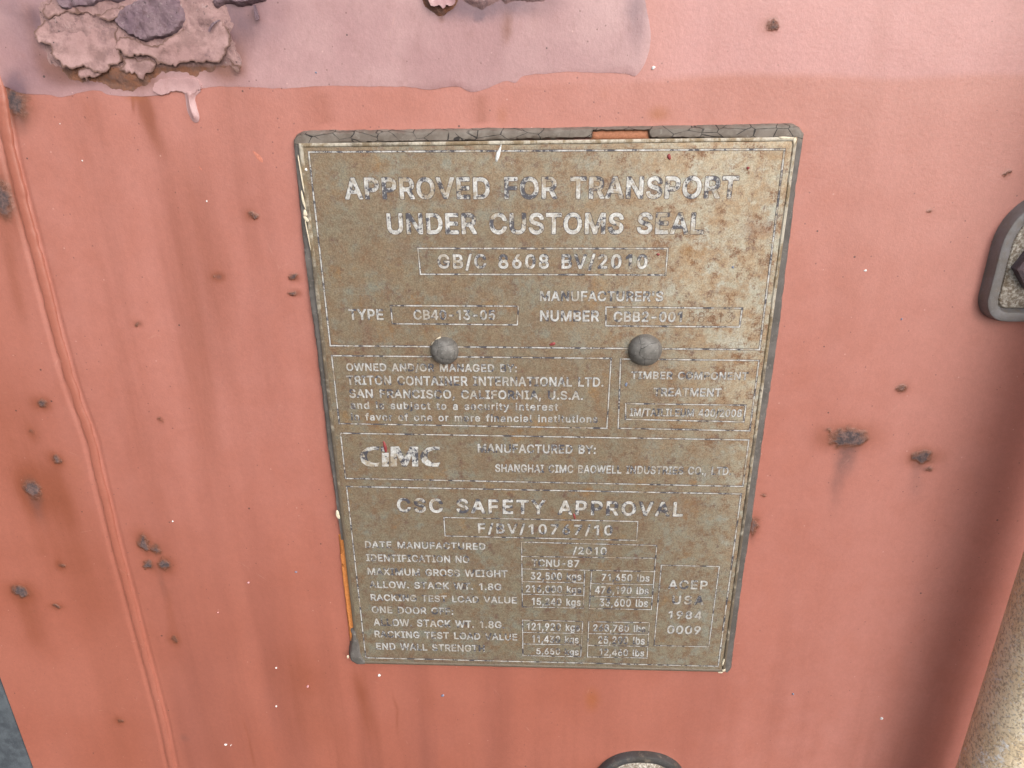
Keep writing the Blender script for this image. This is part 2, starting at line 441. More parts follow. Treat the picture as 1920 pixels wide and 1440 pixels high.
EDGE = -0.3022                       # the panel's left edge, a dark rubber gasket beyond it
xs = np.concatenate([np.linspace(EDGE, -0.300, 4), np.arange(-0.2995, 0.240, 0.0008), np.linspace(.241, .70, 24)])
zs = np.concatenate([np.linspace(.30, .955, 20), np.arange(.9565, 1.392, 0.0008), np.linspace(1.394, 2.1, 24)])
GX, GZ = np.meshgrid(xs, zs)

def blob(X, Z, px, py, rx, ry, s=1.0, ang=0.0, y=0.0):
    cx, cz = xz(px, py, y); a = math.radians(ang)
    dx = (X - cx) * 1000; dz = (Z - cz) * 1000
    u = dx * math.cos(a) + dz * math.sin(a); v = -dx * math.sin(a) + dz * math.cos(a)
    return s * np.exp(-((u / rx) ** 2 + (v / ry) ** 2))
def streak(X, Z, pts, w, s=1.0, fade_in=.22, fade_out=.5, w2=None, y=0.0):
    P = [np.array(xz(a, b, y)) * 1000 for a, b in pts]
    L = [0]
    for a, b in zip(P, P[1:]): L.append(L[-1] + np.hypot(*(b - a)))
    best = np.full(X.shape, 1e9); tt = np.zeros(X.shape)
    for i, (a, b) in enumerate(zip(P, P[1:])):
        ab = b - a; t = np.clip(((X * 1000 - a[0]) * ab[0] + (Z * 1000 - a[1]) * ab[1]) / (ab @ ab), 0, 1)
        d = np.hypot(X * 1000 - a[0] - t * ab[0], Z * 1000 - a[1] - t * ab[1])
        k = d < best; best = np.where(k, d, best); tt = np.where(k, (L[i] + t * (L[i + 1] - L[i])) / L[-1], tt)
    ww = w + ((w2 or w) - w) * tt
    return s * np.exp(-(best / ww) ** 2) * np.clip(tt / max(fade_in, 1e-3), 0, 1) ** .7 * np.clip((1 - tt) / fade_out, 0, 1)

PITS = [(28, 190, 4.2, 5.0, 1), (6, 372, 3.2, 7.0, 1), (2, 210, 2.6, 4, 1), (65, 917, 3.6, 5.4, 1), (109, 859, 1.9, 1.8, .8), (40, 1108, 3.8, 3.2, 1),
        (270, 1020, 2.6, 4.4, 1), (308, 1058, 2.4, 3.0, 1), (276, 1059, 2.1, 2.4, .9), (292, 1030, 3.0, 3.6, .6), (475, 403, 1.3, 1.2, .75), (257, 607, 1.2, .9, .7),
        (402, 519, 1.2, .9, .8), (548, 521, 1.4, 1.0, .85), (548, 550, 1.4, .9, .8), (1590, 820, 6.6, 3.8, 1.05), (1572, 828, 4, 2.4, .7), (1612, 826, 3, 2.4, .8), (1728, 857, 4.2, 2.6, 1),
        (1741, 879, 2.0, 1.0, .6), (1690, 728, 2.2, 1.8, .62), (1414, 988, 1.6, 4.0, .75), (1447, 47, 1.9, 1.7, .7), (327, 1199, 2.0, 2.0, .55), (83, 755, 2.0, 1.8, .7),
        (108, 1135, 2.2, 1.2, .6), (118, 1058, 1.4, 1.4, .55), (228, 1350, 1.4, 1.6, .5), (1232, 240, 1.2, 1.0, .3), (1430, 928, 1.0, .8, .7), (935, 610, .8, .8, .5),
        (302, 787, 1.0, 1.0, .6), (65, 810, 1.2, 2, .35), (1554, 806, 1.6, 1.0, .6), (1890, 326, 1, .9, .6), (1742, 395, 1.2, .8, .4)]
def pit_field(X, Z):
    f = np.zeros(X.shape); X, Z = X + (fbm(X * 420, Z * 420, 4, 50) - .5) * .0045, Z + (fbm(X * 420, Z * 420, 4, 80) - .5) * .0040
    for px, py, rx, ry, s in PITS: f = np.maximum(f, blob(X, Z, px, py, rx, ry, s))
    return f
pit = pit_field(GX, GZ)
wob = (fbm(GX * 90, GZ * 25, 4, 3) - .5)
XW = GX + wob * .006
rust = np.zeros(GX.shape); soot = np.zeros(GX.shape); orange = np.zeros(GX.shape); run_and_light = np.zeros(GX.shape); fade_and_light = np.zeros(GX.shape)
for px, py, rx, ry, s in PITS:
    rust = np.maximum(rust, blob(XW, GZ, px, py, rx * 2.3, ry * 2.3, .95 * s))
    soot = np.maximum(soot, blob(XW, GZ, px, py, rx * 1.25, ry * 1.25, .7 * s))
# streaks running down the paint
for a in [dict(pts=[(258, 140), (283, 230), (310, 310)], w=3.0, s=1.15, w2=4.5, fade_out=.6), dict(pts=[(300, 250), (345, 480), (395, 800), (430, 1080)], w=8, s=.42, w2=12),
          dict(pts=[(246, 170), (250, 225)], w=1.1, s=.7), dict(pts=[(340, 240), (405, 500), (440, 760)], w=9, s=.40, w2=8), dict(pts=[(160, 172), (178, 280)], w=3.0, s=.40),
          dict(pts=[(120, 180), (140, 330)], w=3.2, s=.25), dict(pts=[(380, 170), (520, 560), (560, 900)], w=7, s=.22, w2=9),
          dict(pts=[(-10, 640), (70, 900), (130, 1200)], w=26, s=.45, w2=18, fade_out=.35), dict(pts=[(150, 900), (240, 1440), (250, 1500)], w=14, s=.35, fade_out=.2), dict(pts=[(10, 420), (60, 700)], w=7, s=.5), dict(pts=[(98, 858), (130, 960), (150, 1010)], w=8, s=.4, w2=6),
          dict(pts=[(40, 1110), (70, 1190), (110, 1260)], w=9, s=.55), dict(pts=[(285, 1050), (315, 1130), (345, 1290)], w=3.4, s=.45),
          dict(pts=[(668, 1250), (690, 1340), (705, 1460)], w=5.5, s=.70, fade_out=.8), dict(pts=[(560, 1200), (600, 1460)], w=16, s=.38, fade_out=.3), dict(pts=[(520, 1000), (545, 1430)], w=16, s=.22),
          dict(pts=[(735, 1285), (748, 1330), (752, 1420)], w=1.1, s=.55), dict(pts=[(450, 1340), (468, 1400), (478, 1450)], w=1.0, s=.5, fade_out=.2),
          dict(pts=[(600, 165), (612, 236)], w=5, s=.42, fade_out=.1), dict(pts=[(900, 168), (905, 236)], w=5.2, s=.50, fade_out=.1), dict(pts=[(1190, 140), (1195, 200)], w=2.4, s=.28),
          dict(pts=[(800, 1270), (810, 1380)], w=8, s=.25), dict(pts=[(1345, 1270), (1350, 1350)], w=2.2, s=.25), dict(pts=[(1738, 880), (1730, 930)], w=2, s=.2)]:
    rust += streak(XW, GZ, **a)
for a in [dict(pts=[(1584, 815), (1576, 900), (1568, 1000)], w=5.5, s=.50, w2=3.5), dict(pts=[(1600, 815), (1598, 910)], w=5, s=.35), dict(pts=[(1722, 850), (1708, 970)], w=4.5, s=.42),
          dict(pts=[(28, 190), (45, 270)], w=5, s=.45), dict(pts=[(290, 1050), (320, 1160)], w=3, s=.35), dict(pts=[(66, 920), (90, 1010)], w=4.5, s=.40, w2=6), dict(pts=[(480, 150), (560, 200), (600, 240)], w=5, s=.15),
          dict(pts=[(100, 260), (125, 420)], w=4, s=.18), dict(pts=[(1412, 985), (1410, 1040)], w=2, s=.3)]:
    soot += streak(XW, GZ, **a)
soot += blob(GX, GZ, 347, 1384, 4.0, 3.6, .8) * (.6 + wob) + blob(GX, GZ, 390, 600, 12, 40, .18) + blob(GX, GZ, 230, 290, 10, 22, .14)
orange += blob(GX, GZ, 1236, 214, 5.2, 3.4, .85) + blob(GX, GZ, 942, 216, 3.2, 4.6, .55) + blob(GX, GZ, 1110, 1312, 5.2, 10, .75) + blob(GX, GZ, 1135, 176, 3, 4, .35) + blob(GX, GZ, 252, 168, 5.5, 4.5, .9) + blob(GX, GZ, 140, 880, 8, 16, .35)
run_and_light = sstep(.03, -.25, GX) * .55 + .12 + blob(GX, GZ, 560, 1350, 60, 70, .55) + blob(GX, GZ, 900, 1400, 90, 30, .25) + blob(GX, GZ, 380, 500, 45, 90, .3)
run_and_light += .40 * sstep(1.12, .98, GZ + (fbm(GX * 20, GZ * 3, 3, 71) - .5) * .08)  # light falloff toward the bottom, painted in through the streak mask
run_and_light *= sstep(-.23, -.19, GX) * .8 + .2
fade_and_light = sstep(-.02, .20, GX) * .75 + sstep(1.3515, 1.3560, GZ + (fbm(GX * 12, GZ * 2, 3, 9) - .5) * .006) * .75 + sstep(1.27, 1.36, GZ) * .18  # chalky paint, plus light falloff and sky sheen painted in toward the top
fade_and_light = np.maximum(fade_and_light, .46 * sstep(1.02, 1.24, GZ + (fbm(GX * 10, GZ * 3, 3, 61) - .5) * .12) + .10) * (.65 + .7 * fbm(GX * 14, GZ * 5, 4, 21)) - .30 * sstep(-.20, -.27, GX)
hgt = pit * (.0001 + .0008 * (fbm(GX * 480, GZ * 480, 5, 2) - .35))
# the sheet is a little wavy, and dips on both sides of the weld
BEAD = [(2, 185), (8, 222), (14, 251), (26, 312), (40, 367), (54, 419), (70, 480), (88, 548), (112, 640), (135, 722), (170, 820), (195, 930), (220, 1030), (244, 1120), (265, 1202), (286, 1280), (307, 1362), (323, 1440), (334, 1480)]
bw = np.array([xz(a, b) for a, b in BEAD]); o_ = np.argsort(bw[:, 1])
bx = np.interp(GZ, bw[o_, 1], bw[o_, 0])
dxb = np.abs(GX - bx)
hgt -= .0007 * np.exp(-((dxb - .0030) / .0009) ** 2)
hgt += .0008 * sstep(.002, -.004, GX - bx)
hgt += .0010 * (fbm(GX * 9, GZ * 9, 2, 4) - .5)
# shallow fold of the sheet beside the locking bar
V = np.stack([GX.ravel(), -hgt.ravel(), GZ.ravel()], 1)
nz, nx = GX.shape
idx = np.arange(nz * nx).reshape(nz, nx)
F = np.stack([idx[:-1, :-1], idx[:-1, 1:], idx[1:, 1:], idx[1:, :-1]], -1).reshape(-1, 4)
me = bpy.data.meshes.new('panel')
me.vertices.add(len(V)); me.vertices.foreach_set('co', V.ravel().astype(np.float32))
me.loops.add(F.size); me.loops.foreach_set('vertex_index', F.ravel().astype(np.int32))
me.polygons.add(len(F)); me.polygons.foreach_set('loop_start', np.arange(0, F.size, 4, dtype=np.int32)); me.polygons.foreach_set('loop_total', np.full(len(F), 4, dtype=np.int32))
me.update(calc_edges=True); me.polygons.foreach_set('use_smooth', np.ones(len(F), bool))
def set_attr(me, name, arr):
    a = me.attributes.new(name, 'FLOAT', 'POINT'); a.data.foreach_set('value', np.ascontiguousarray(arr.ravel(), dtype=np.float32))
band = sstep(1.3520, 1.3560, GZ + (fbm(GX * 14, GZ * 2, 3, 9) - .5) * .006) * sstep(.02, .06, GX)
for nm, ar in (('band', band), ('pit', pit), ('rust', np.clip(rust, 0, 1.4)), ('soot', np.clip(soot, 0, 1.2)), ('orange', np.clip(orange, 0, 1)), ('run_and_light', np.clip(run_and_light, 0, 1)), ('fade_and_light', np.clip(fade_and_light, 0, 1))):
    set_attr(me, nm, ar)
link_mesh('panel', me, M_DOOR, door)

# back of the door leaf and its edge, so that it is a slab and not a sheet
bm = bmesh.new()
bmesh.ops.create_cube(bm, size=1)
bmesh.ops.scale(bm, vec=(.70 - EDGE, .045, 1.8), verts=bm.verts); bmesh.ops.translate(bm, vec=((.70 + EDGE) / 2, .0265, 1.2), verts=bm.verts)
link_mesh('door_leaf', from_bm(bm, False), mat_plain('salmon_leaf_paint', (.42, .13, .095)), door)

# weld bead, swept half round of uneven width
def sweep(path, width, height, y0, n_prof=9, seed=0, wob=.18):
    """half-round ridge along a path in the door's plane"""
    P = np.array(path); D = np.gradient(P, axis=0); D /= np.linalg.norm(D, axis=1)[:, None]
    N = np.stack([-D[:, 1], D[:, 0]], 1); L = np.concatenate([[0], np.cumsum(np.hypot(*np.diff(P, axis=0).T))])
    verts = []; faces = []
    for i in range(len(P)):
        w = width(L[i] / L[-1]) * (1 + wob * (float(fbm(L[i] * 220 + seed, 1.0, 3)) - .5) * 2)
        h = height(L[i] / L[-1]) * (1 + wob * (float(fbm(L[i] * 300 + 40 + seed, 7.0, 3)) - .5) * 2)
        for j in range(n_prof):
            a = math.pi * j / (n_prof - 1)
            q = P[i] + N[i] * math.cos(a) * w * .5
            verts.append((q[0], y0 - math.sin(a) ** .8 * h if 0 < j < n_prof - 1 else y0 + .0008, q[1]))
    for i in range(len(P) - 1):
        for j in range(n_prof - 1):
            a = i * n_prof + j; faces.append((a, a + 1, a + n_prof + 1, a + n_prof))
    me = mesh_from(verts, faces); bm = bmesh.new(); bm.from_mesh(me); bmesh.ops.recalc_face_normals(bm, faces=bm.faces); bm.to_mesh(me); bm.free()
    return me
def dense(path, step):
    out = []; n = len(path)
    for i in range(n - 1):
        p0 = np.array(path[max(i - 1, 0)]); p1 = np.array(path[i]); p2 = np.array(path[i + 1]); p3 = np.array(path[min(i + 2, n - 1)])
        k = max(1, int(np.hypot(*(p2 - p1)) / step))
        for j in range(k):
            t = j / k
            out.append(.5 * ((2 * p1) + (p2 - p0) * t + (2 * p0 - 5 * p1 + 4 * p2 - p3) * t * t + (3 * p1 - p0 - 3 * p2 + p3) * t ** 3))
    out.append(np.array(path[-1])); return out
zb = np.linspace(1.372, .955, 520)
path = [np.array((float(np.interp(z, bw[o_, 1], bw[o_, 0])) + (float(vnoise(np.array(z * 130), np.array(3.0))) - .5) * .0006, z)) for z in zb]
me = sweep(path, lambda t: .0050 - .0014 * t, lambda t: .0011 - .0005 * t, -.0002, seed=5, wob=.12)
n_ = len(me.vertices); set_attr(me, 'run_and_light', np.full(n_, .3)); set_attr(me, 'fade_and_light', np.full(n_, .08))
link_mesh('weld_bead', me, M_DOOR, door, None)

# dark rubber gasket along the left edge
def rbox(x0, x1, y0, y1, z0, z1, bev, seg=3):
    bm = bmesh.new(); bmesh.ops.create_cube(bm, size=1)
    bmesh.ops.scale(bm, vec=(x1 - x0, y1 - y0, z1 - z0), verts=bm.verts)
    bmesh.ops.translate(bm, vec=((x0 + x1) / 2, (y0 + y1) / 2, (z0 + z1) / 2), verts=bm.verts)
    if bev: bmesh.ops.bevel(bm, geom=bm.edges[:], offset=bev, segments=seg, affect='EDGES', profile=.5)
    me = from_bm(bm); me.set_sharp_from_angle(angle=math.radians(40)); return me
props(link_mesh('gasket', rbox(-.352, EDGE - .0006, -.0015, .030, .3, 2.1, .001), mat_rubber(), door), 'dull blue-grey rubber strip')

# ------------------------------------------------------------------ faded lilac repaint with its lip
patch_px = [(-90, 155), (0, 160), (43, 175), (90, 177), (117, 182), (157, 172), (187, 170), (207, 178), (250, 181), (300, 178), (327, 171), (345, 172), (349, 190), (354, 212), (363, 226), (372, 228), (374, 218), (368, 195), (366, 172), (397, 163), (467, 163), (533, 166), (600, 161), (700, 162), (767, 163), (790, 166), (813, 168), (835, 164), (860, 163), (883, 172.5),
            (905, 168), (920, 163), (943, 153), (955, 153), (967, 155), (983, 142), (1020, 138), (1067, 135), (1120, 136), (1173, 138), (1190, 143), (1203, 130), (1213, 110), (1219, 85), (1220, 60), (1214, 25), (1209, 0), (1204, -60), (1190, -190), (600, -200), (100, -190), (-70, -180), (-95, -40)]
ol = rough_outline(XZ(patch_px), .0009, .00025, seed=3)
def patch_front(V, d):
    X, Z = V[:, 0], V[:, 1]
    base = .0010 * (fbm(X * 9, Z * 9, 2, 4) - .5) + .0008 * sstep(.002, -.004, X - np.interp(Z, bw[o_, 1], bw[o_, 0]))
    lip = .00010 + .00034 * sstep(.40, .75, fbm(X * 28, Z * 28, 2, 14))
    return -(base + lip * (.35 + .65 * sstep(0, .0010, d)) + .0003 * (fbm(X * 60, Z * 60, 3, 8) - .5) * sstep(0, .004, d) + .00008)
me = slab(ol, patch_front, back=.0012, spacing=.0016)
n_ = len(me.vertices); co = np.empty(n_ * 3, np.float32); me.vertices.foreach_get('co', co); co = co.reshape(-1, 3); PX, PZ = co[:, 0].astype(float), co[:, 2].astype(float)
pw = PX + (fbm(PX * 90, PZ * 40, 4, 5) - .5) * .006
ru = blob(pw, PZ, 432, 105, 6, 10, .8) + blob(pw, PZ, 455, 60, 8, 8, .5) + blob(pw, PZ, 65, 75, 4, 9, .6) + blob(pw, PZ, 100, 130, 8, 6, .7) + blob(pw, PZ, 255, 150, 12, 4, 1.0) + blob(pw, PZ, 140, 140, 9, 5, .7) + blob(pw, PZ, 400, 130, 10, 5, .5) + streak(pw, PZ, [(828, 22), (829, 48)], 1.6, 1.0) + streak(pw, PZ, [(950, 5), (950, 60), (948, 110)], 2.0, .75) + streak(pw, PZ, [(475, 20), (470, 48)], 2, .6) + blob(pw, PZ, 60, 30, 6, 5, .5) + streak(pw, PZ, [(1005, 0), (1008, 90)], 3, .3)
so = blob(pw, PZ, 72, 40, 3, 5, .4) + blob(pw, PZ, 830, 10, 8, 5, .6) + blob(pw, PZ, 895, 14, 12, 5, .75) + blob(pw, PZ, 990, 5, 13, 5, .65) + streak(pw, PZ, [(897, 20), (899, 45)], 1.5, .7) + blob(pw, PZ, 1195, 20, 5, 14, .6) + blob(pw, PZ, 739, 97, .9, .8, 1.2) + blob(pw, PZ, 28, 165, 5, 5, .8) + blob(pw, PZ, 20, 20, 16, 30, .40) + blob(pw, PZ, 250, 40, 45, 20, .45) + blob(pw, PZ, 440, 20, 25, 12, .4) + blob(pw, PZ, 420, 60, 14, 12, .3) + blob(pw, PZ, 180, 150, 30, 5, .3)
set_attr(me, 'rust', np.clip(ru, 0, 1.2)); set_attr(me, 'soot', np.clip(so, 0, 1.2))
props(link_mesh('paint_patch', me, M_PATCH, door), 'faded lilac repaint with a drip')

# ------------------------------------------------------------------ blistered corner: rust bed, curling flakes, dark scabs
def flake(name, pts3, base, lift, mat, seed, thick=.0005, amp=.0015, dome=.0, sc=3.0, y=-.002, label=None, off=(0, 0), inner=.005, rough=.0006, rise=False, rest=.0009):
    ol = rough_outline(XZ([(a / sc + off[0], b / sc + off[1]) for a, b in pts3], y), .0005, amp, seed=seed)
    zs_ = [q[1] for q in ol]; zlo, zhi = min(zs_), max(zs_)
    def front(V, d):
        e = sstep(inner, 0, d)
        w = sstep(zhi, zlo + .3 * (zhi - zlo), V[:, 1]) if rise else 1.0
        return -(rest + (base - rest) * w + lift * e * w * (.5 + 1.0 * fbm(V[:, 0] * 120, V[:, 1] * 120, 3, seed)) + dome * sstep(0, .010, d) + rough * (fbm(V[:, 0] * 260, V[:, 1] * 260, 4, seed + 3) - .5) + .0006 * (fbm(V[:, 0] * 70, V[:, 1] * 70, 3, seed + 9) - .5))
    me = slab(ol, front, thick=thick, spacing=.0009)
    n = len(me.vertices); co = np.empty(n * 3, np.float32); me.vertices.foreach_get('co', co); co = co.reshape(-1, 3).astype(float)
    d = seg_dist(co[:, [0, 2]], ol)
    set_attr(me, 'edge', sstep(.0010, 0, d) * (.3 + 1.2 * fbm(co[:, 0] * 300, co[:, 2] * 300, 3, seed)))
    return props(link_mesh(name, me, mat, door), label)
def bed(name, pts3, height, mat, seed, sc=3.0, off=(0, 0), rough=.002, edge=.004, amp=.0015, back=.001, label=None):
    ol = rough_outline(XZ([(a / sc + off[0], b / sc + off[1]) for a, b in pts3], -.001), .0007, amp, seed=seed)
    def front(V, d):
        return -.0004 - height * sstep(0, edge, d) - rough * (fbm(V[:, 0] * 330, V[:, 1] * 330, 5, seed) - .45) * (.25 + .75 * sstep(0, edge * .6, d))
    me = slab(ol, front, back=.0012, spacing=.0008); n = len(me.vertices); co = np.empty(n * 3, np.float32); me.vertices.foreach_get('co', co); zz = co.reshape(-1, 3)[:, 2].astype(float)
    set_attr(me, 'low', sstep(xz(200, 112)[1], xz(200, 138)[1], zz) if off == (0, 0) else np.ones(n))
    return props(link_mesh(name, me, mat, door), label)

bed('rust_bed', [(215, 60), (240, 260), (280, 340), (350, 400), (380, 440), (450, 465), (540, 470), (640, 500), (700, 520), (790, 500), (850, 470), (930, 440), (1010, 420), (1100, 425), (1200, 395), (1290, 370), (1340, 400), (1350, 330), (1310, 250), (1290, 100), (1200, -60), (1000, -150), (600, -150), (350, -100)], .0014, M_RUST, 4, rough=.0018, edge=.006, label='orange-brown rust layer under the peeling paint')
flake('paint_flake', [(200, 185), (240, 110), (330, 75), (430, 60), (540, 75), (640, 110), (655, 180), (672, 265), (700, 300), (690, 345), (650, 375), (590, 408), (530, 395), (480, 370), (430, 378), (380, 376), (350, 352), (320, 330), (285, 305), (300, 262), (250, 240), (220, 225)], .0029, .0008, M_FLAKE, 12, rise=True)
flake('paint_flake', [(660, 262), (680, 205), (760, 215), (840, 248), (960, 212), (1040, 150), (1060, 90), (1120, 70), (1220, 110), (1290, 180), (1300, 230), (1285, 290), (1240, 328), (1180, 345), (1100, 352), (1040, 352), (1000, 365), (960, 352), (920, 355), (890, 345), (850, 312), (790, 318), (740, 312), (700, 292)], .0031, .0007, M_FLAKE, 31, rise=True)
flake('paint_flake', [(700, 320), (760, 330), (850, 330), (885, 355), (880, 380), (840, 410), (810, 445), (770, 420), (720, 400), (690, 385), (690, 345)], .0024, .0007, M_FLAKE, 44)
flake('paint_flake', [(450, 385), (520, 360), (580, 410), (560, 425), (490, 440), (455, 430)], .0022, .0006, M_FLAKE, 52, inner=.003)
flake('paint_flake', [(1295, 345), (1330, 355), (1345, 380), (1335, 400), (1300, 385)], .0022, .0008, M_FLAKE, 60, inner=.002)
flake('paint_flake', [(855, 480), (900, 445), (980, 440), (1060, 440), (1110, 450), (1120, 500), (1070, 530), (1020, 520), (960, 520), (900, 535), (860, 520)], .0010, .0001, M_PATCH, 66, inner=.003, thick=.002, amp=.0007)
flake('paint_flake', [(540, 80), (620, 60), (700, 30), (690, 70), (655, 110), (620, 115)], .0027, .0008, M_FLAKE, 73, inner=.003)
flake('paint_flake', [(250, 100), (260, 20), (360, -20), (440, 55), (540, 70), (420, 75), (330, 82)], .0020, .0005, M_FLAKE, 91, inner=.004, rise=True, rest=.0007)
bed('rust_scab', [(648, 105), (690, 45), (760, 0), (860, -30), (1000, -20), (1040, 60), (1050, 130), (1010, 180), (960, 212), (890, 225), (845, 246), (780, 220), (720, 190), (670, 160)], .0033, M_SCAB, 17, rough=.0020, edge=.0012, amp=.0010, back=-.002, label='dark purple-grey scale of rust')
bed('rust_scab', [(310, -60), (420, -120), (560, -140), (700, -60), (730, 0), (660, 30), (600, 15), (540, 45), (430, 60), (350, 50), (320, 10)], .0028, M_SCAB, 23, rough=.0020, edge=.0014, amp=.0008, back=-.002, label='dark purple-grey scale of rust')
bed('rust_scab', [(1200, 40), (1210, -40), (1330, -90), (1480, -60), (1500, 0), (1440, 20), (1370, 35), (1290, 22), (1230, 42)], .0026, M_SCAB, 29, rough=.0018, edge=.0014, amp=.0007, back=-.001, label='dark purple-grey scale of rust')
bed('rust_bed', [(575, 20), (600, -80), (780, -90), (780, 20), (720, 75), (690, 95), (640, 75)], .0016, M_RUST, 37, off=(600, 0), rough=.0016, edge=.002, amp=.0008, label='orange-brown rust layer under the peeling paint')
flake('paint_flake', [(620, -60), (770, -70), (762, 10), (740, 30), (715, 35), (695, 55), (670, 35), (640, 30), (622, 8)], .0030, .0012, M_PATCH, 97, off=(600, 0), inner=.003)
bed('rust_scab', [(790, 10), (840, -60), (1010, -60), (1270, -50), (1262, 12), (1210, 25), (1130, 12), (1050, 32), (1010, 12), (940, 55), (900, 60), (850, 30)], .0020, mat_rust('lilac_scale', (.27, .165, .165), (.36, .22, .215), (.16, .10, .115), .001), 41, off=(600, 0), rough=.0014, edge=.003, amp=.0009, label='lilac-grey rust scale along the top')
# a thin curling strip beside the top crack
flake('paint_flake', [(1435, 25), (1448, 60), (1462, 105), (1440, 110), (1428, 60), (1425, 30)], .0018, .0006, M_SCAB, 103, inner=.002, amp=.0003)
flake('paint_flake', [(1182, 178), (1195, 140), (1240, 110), (1246, 116), (1208, 146), (1190, 180)], .0034, .0003, M_SCAB, 107, inner=.002, amp=.0002)
# drip of lilac paint
ol = rough_outline(XZ([(335, 165), (345, 172), (350, 190), (354, 210), (360, 224), (368, 230), (374, 226), (374, 216), (369, 200), (367, 182), (376, 168)]), .0004, .0001, seed=9)
me = slab(ol, lambda V, d: -.0004 - .0014 * sstep(0, .0025, d), back=.0012, spacing=.0007)
props(link_mesh('paint_drip', me, M_PATCH, door), 'dried drip of lilac paint')

# ------------------------------------------------------------------ small specks of paint and bird lime thrown on the door
M_WHITE = mat_plain('white_speck', (.72, .74, .74)); M_PINK = mat_plain('pink_speck', (.62, .33, .36)); M_BLUE = mat_plain('blue_grey_speck', (.16, .19, .27)); M_CORAL = mat_plain('coral_speck', (.50, .18, .125))
def dab(name, px, py, rx, ry, mat, parent, ang=0, y=0.0, h=.0004, label=None, tail=0):
    c = at(px, py, y); n = 20; verts = [(c.x, c.y - h * 1.6, c.z)]; faces = []
    a0 = math.radians(ang)
    for ring, (s, yy) in enumerate(((.55, -h * 1.4), (.88, -h * .8), (1.0, .0006))):
        for i in range(n):
            a = 2 * math.pi * i / n
            k = 1 + .16 * math.sin(2 * a + px) + .10 * math.sin(3 * a + py)
            u = math.cos(a) * rx * s * k; v = math.sin(a) * ry * s * k
            if tail: u *= 1 - tail * max(0, v / ry) ** 1.0
            verts.append((c.x + (u * math.cos(a0) - v * math.sin(a0)) * .001, c.y + yy, c.z + (u * math.sin(a0) + v * math.cos(a0)) * .001))
    for i in range(n): faces.append((0, 1 + i, 1 + (i + 1) % n))
    for r in range(2):
        for i in range(n):
            a = 1 + r * n + i; b = 1 + r * n + (i + 1) % n; faces.append((a, a + n, b + n, b))
    me = mesh_from(verts, faces); bm = bmesh.new(); bm.from_mesh(me); bmesh.ops.recalc_face_normals(bm, faces=bm.faces); bm.to_mesh(me); bm.free()
    return props(link_mesh(name, me, mat, parent), label)
for px, py, rx, ry, m in [(155, 301, .36, .36, M_WHITE), (388, 377, .42, .45, M_WHITE), (113, 232, .30, .22, M_WHITE), (189, 1142, .85, 1.15, M_WHITE), (90, 1213, .95, 1.1, M_WHITE), (324, 977, .5, .5, M_WHITE), (176, 1364, .45, .45, M_WHITE), (423, 1396, .95, .6, M_WHITE), (433, 1397, .4, .3, M_WHITE),
                          (518, 1252, .55, .5, M_WHITE), (518, 1324, .6, .55, M_WHITE), (711, 1266, .9, 1.1, M_WHITE), (1653, 1347, .9, .9, M_WHITE), (1225, 127, .9, .8, M_WHITE), (1622, 507, .75, .7, M_WHITE), (80, 1013, .3, .3, M_WHITE), (466, 1092, .75, .75, M_PINK), (409, 1148, .5, .5, M_PINK),
                          (577, 1287, .85, .9, M_PINK), (830, 1304, 1.0, 1.0, M_BLUE), (1690, 598, .55, .6, M_BLUE), (555, 1072, .8, .5, M_BLUE), (593, 136, .5, .6, M_BLUE), (1487, 1301, .7, .6, M_BLUE), (154, 1231, .9, .9, M_PINK)]:
    dab('paint_speck', px, py, rx * .82, ry * .82, m, door)
dab('paint_chip', 483, 292, 1.5, 4.0, M_CORAL, door, 42, h=.00006, tail=.6); dab('paint_chip', 375, 314, .9, 1.9, M_CORAL, door, 32, h=.00006)
dab('paint_chip', 298, 330, .5, 4.0, M_CORAL, door, 14, h=.00006); dab('paint_chip', 104, 876, .9, 1.6, M_CORAL, door, -30, h=.00006); dab('paint_chip', 36, 885, .8, 3.0, M_CORAL, door, 40, h=.00006); dab('paint_chip', 90, 1135, .7, 2.0, M_CORAL, door, -20, h=.00006)

# ------------------------------------------------------------------ the data plate
YP = -0.004
pc = at(1016, 760, YP)
plate = empty('data_plate', (pc.x, 0, pc.z), label='weathered tan metal approval plate full of worn stamped lettering, riveted to the red door', cat='data plate')
M_PLATE = mat_plate(); M_LET = mat_letter('worn_lettering', .505); M_LET2 = mat_letter('worn_small_lettering', .512, 100, .5, .88); M_LINE = mat_letter('worn_border_ink', .50, 200)
M_DARK_EDGE = mat_dark_edge(); M_SEAL = mat_sealant(); M_RIM = mat_rim(); M_RIVET = mat_rivet()
M_PRIMER = mat_plain('bare_orange_primer', (.36, .145, .075), .7); M_TAN = mat_plain('cream_chip', (.62, .55, .42)); M_RED = mat_plain('dark_red_drip', (.22, .035, .035))
M_ENGR = mat_plain('engraved_groove', (.16, .095, .055), .7)

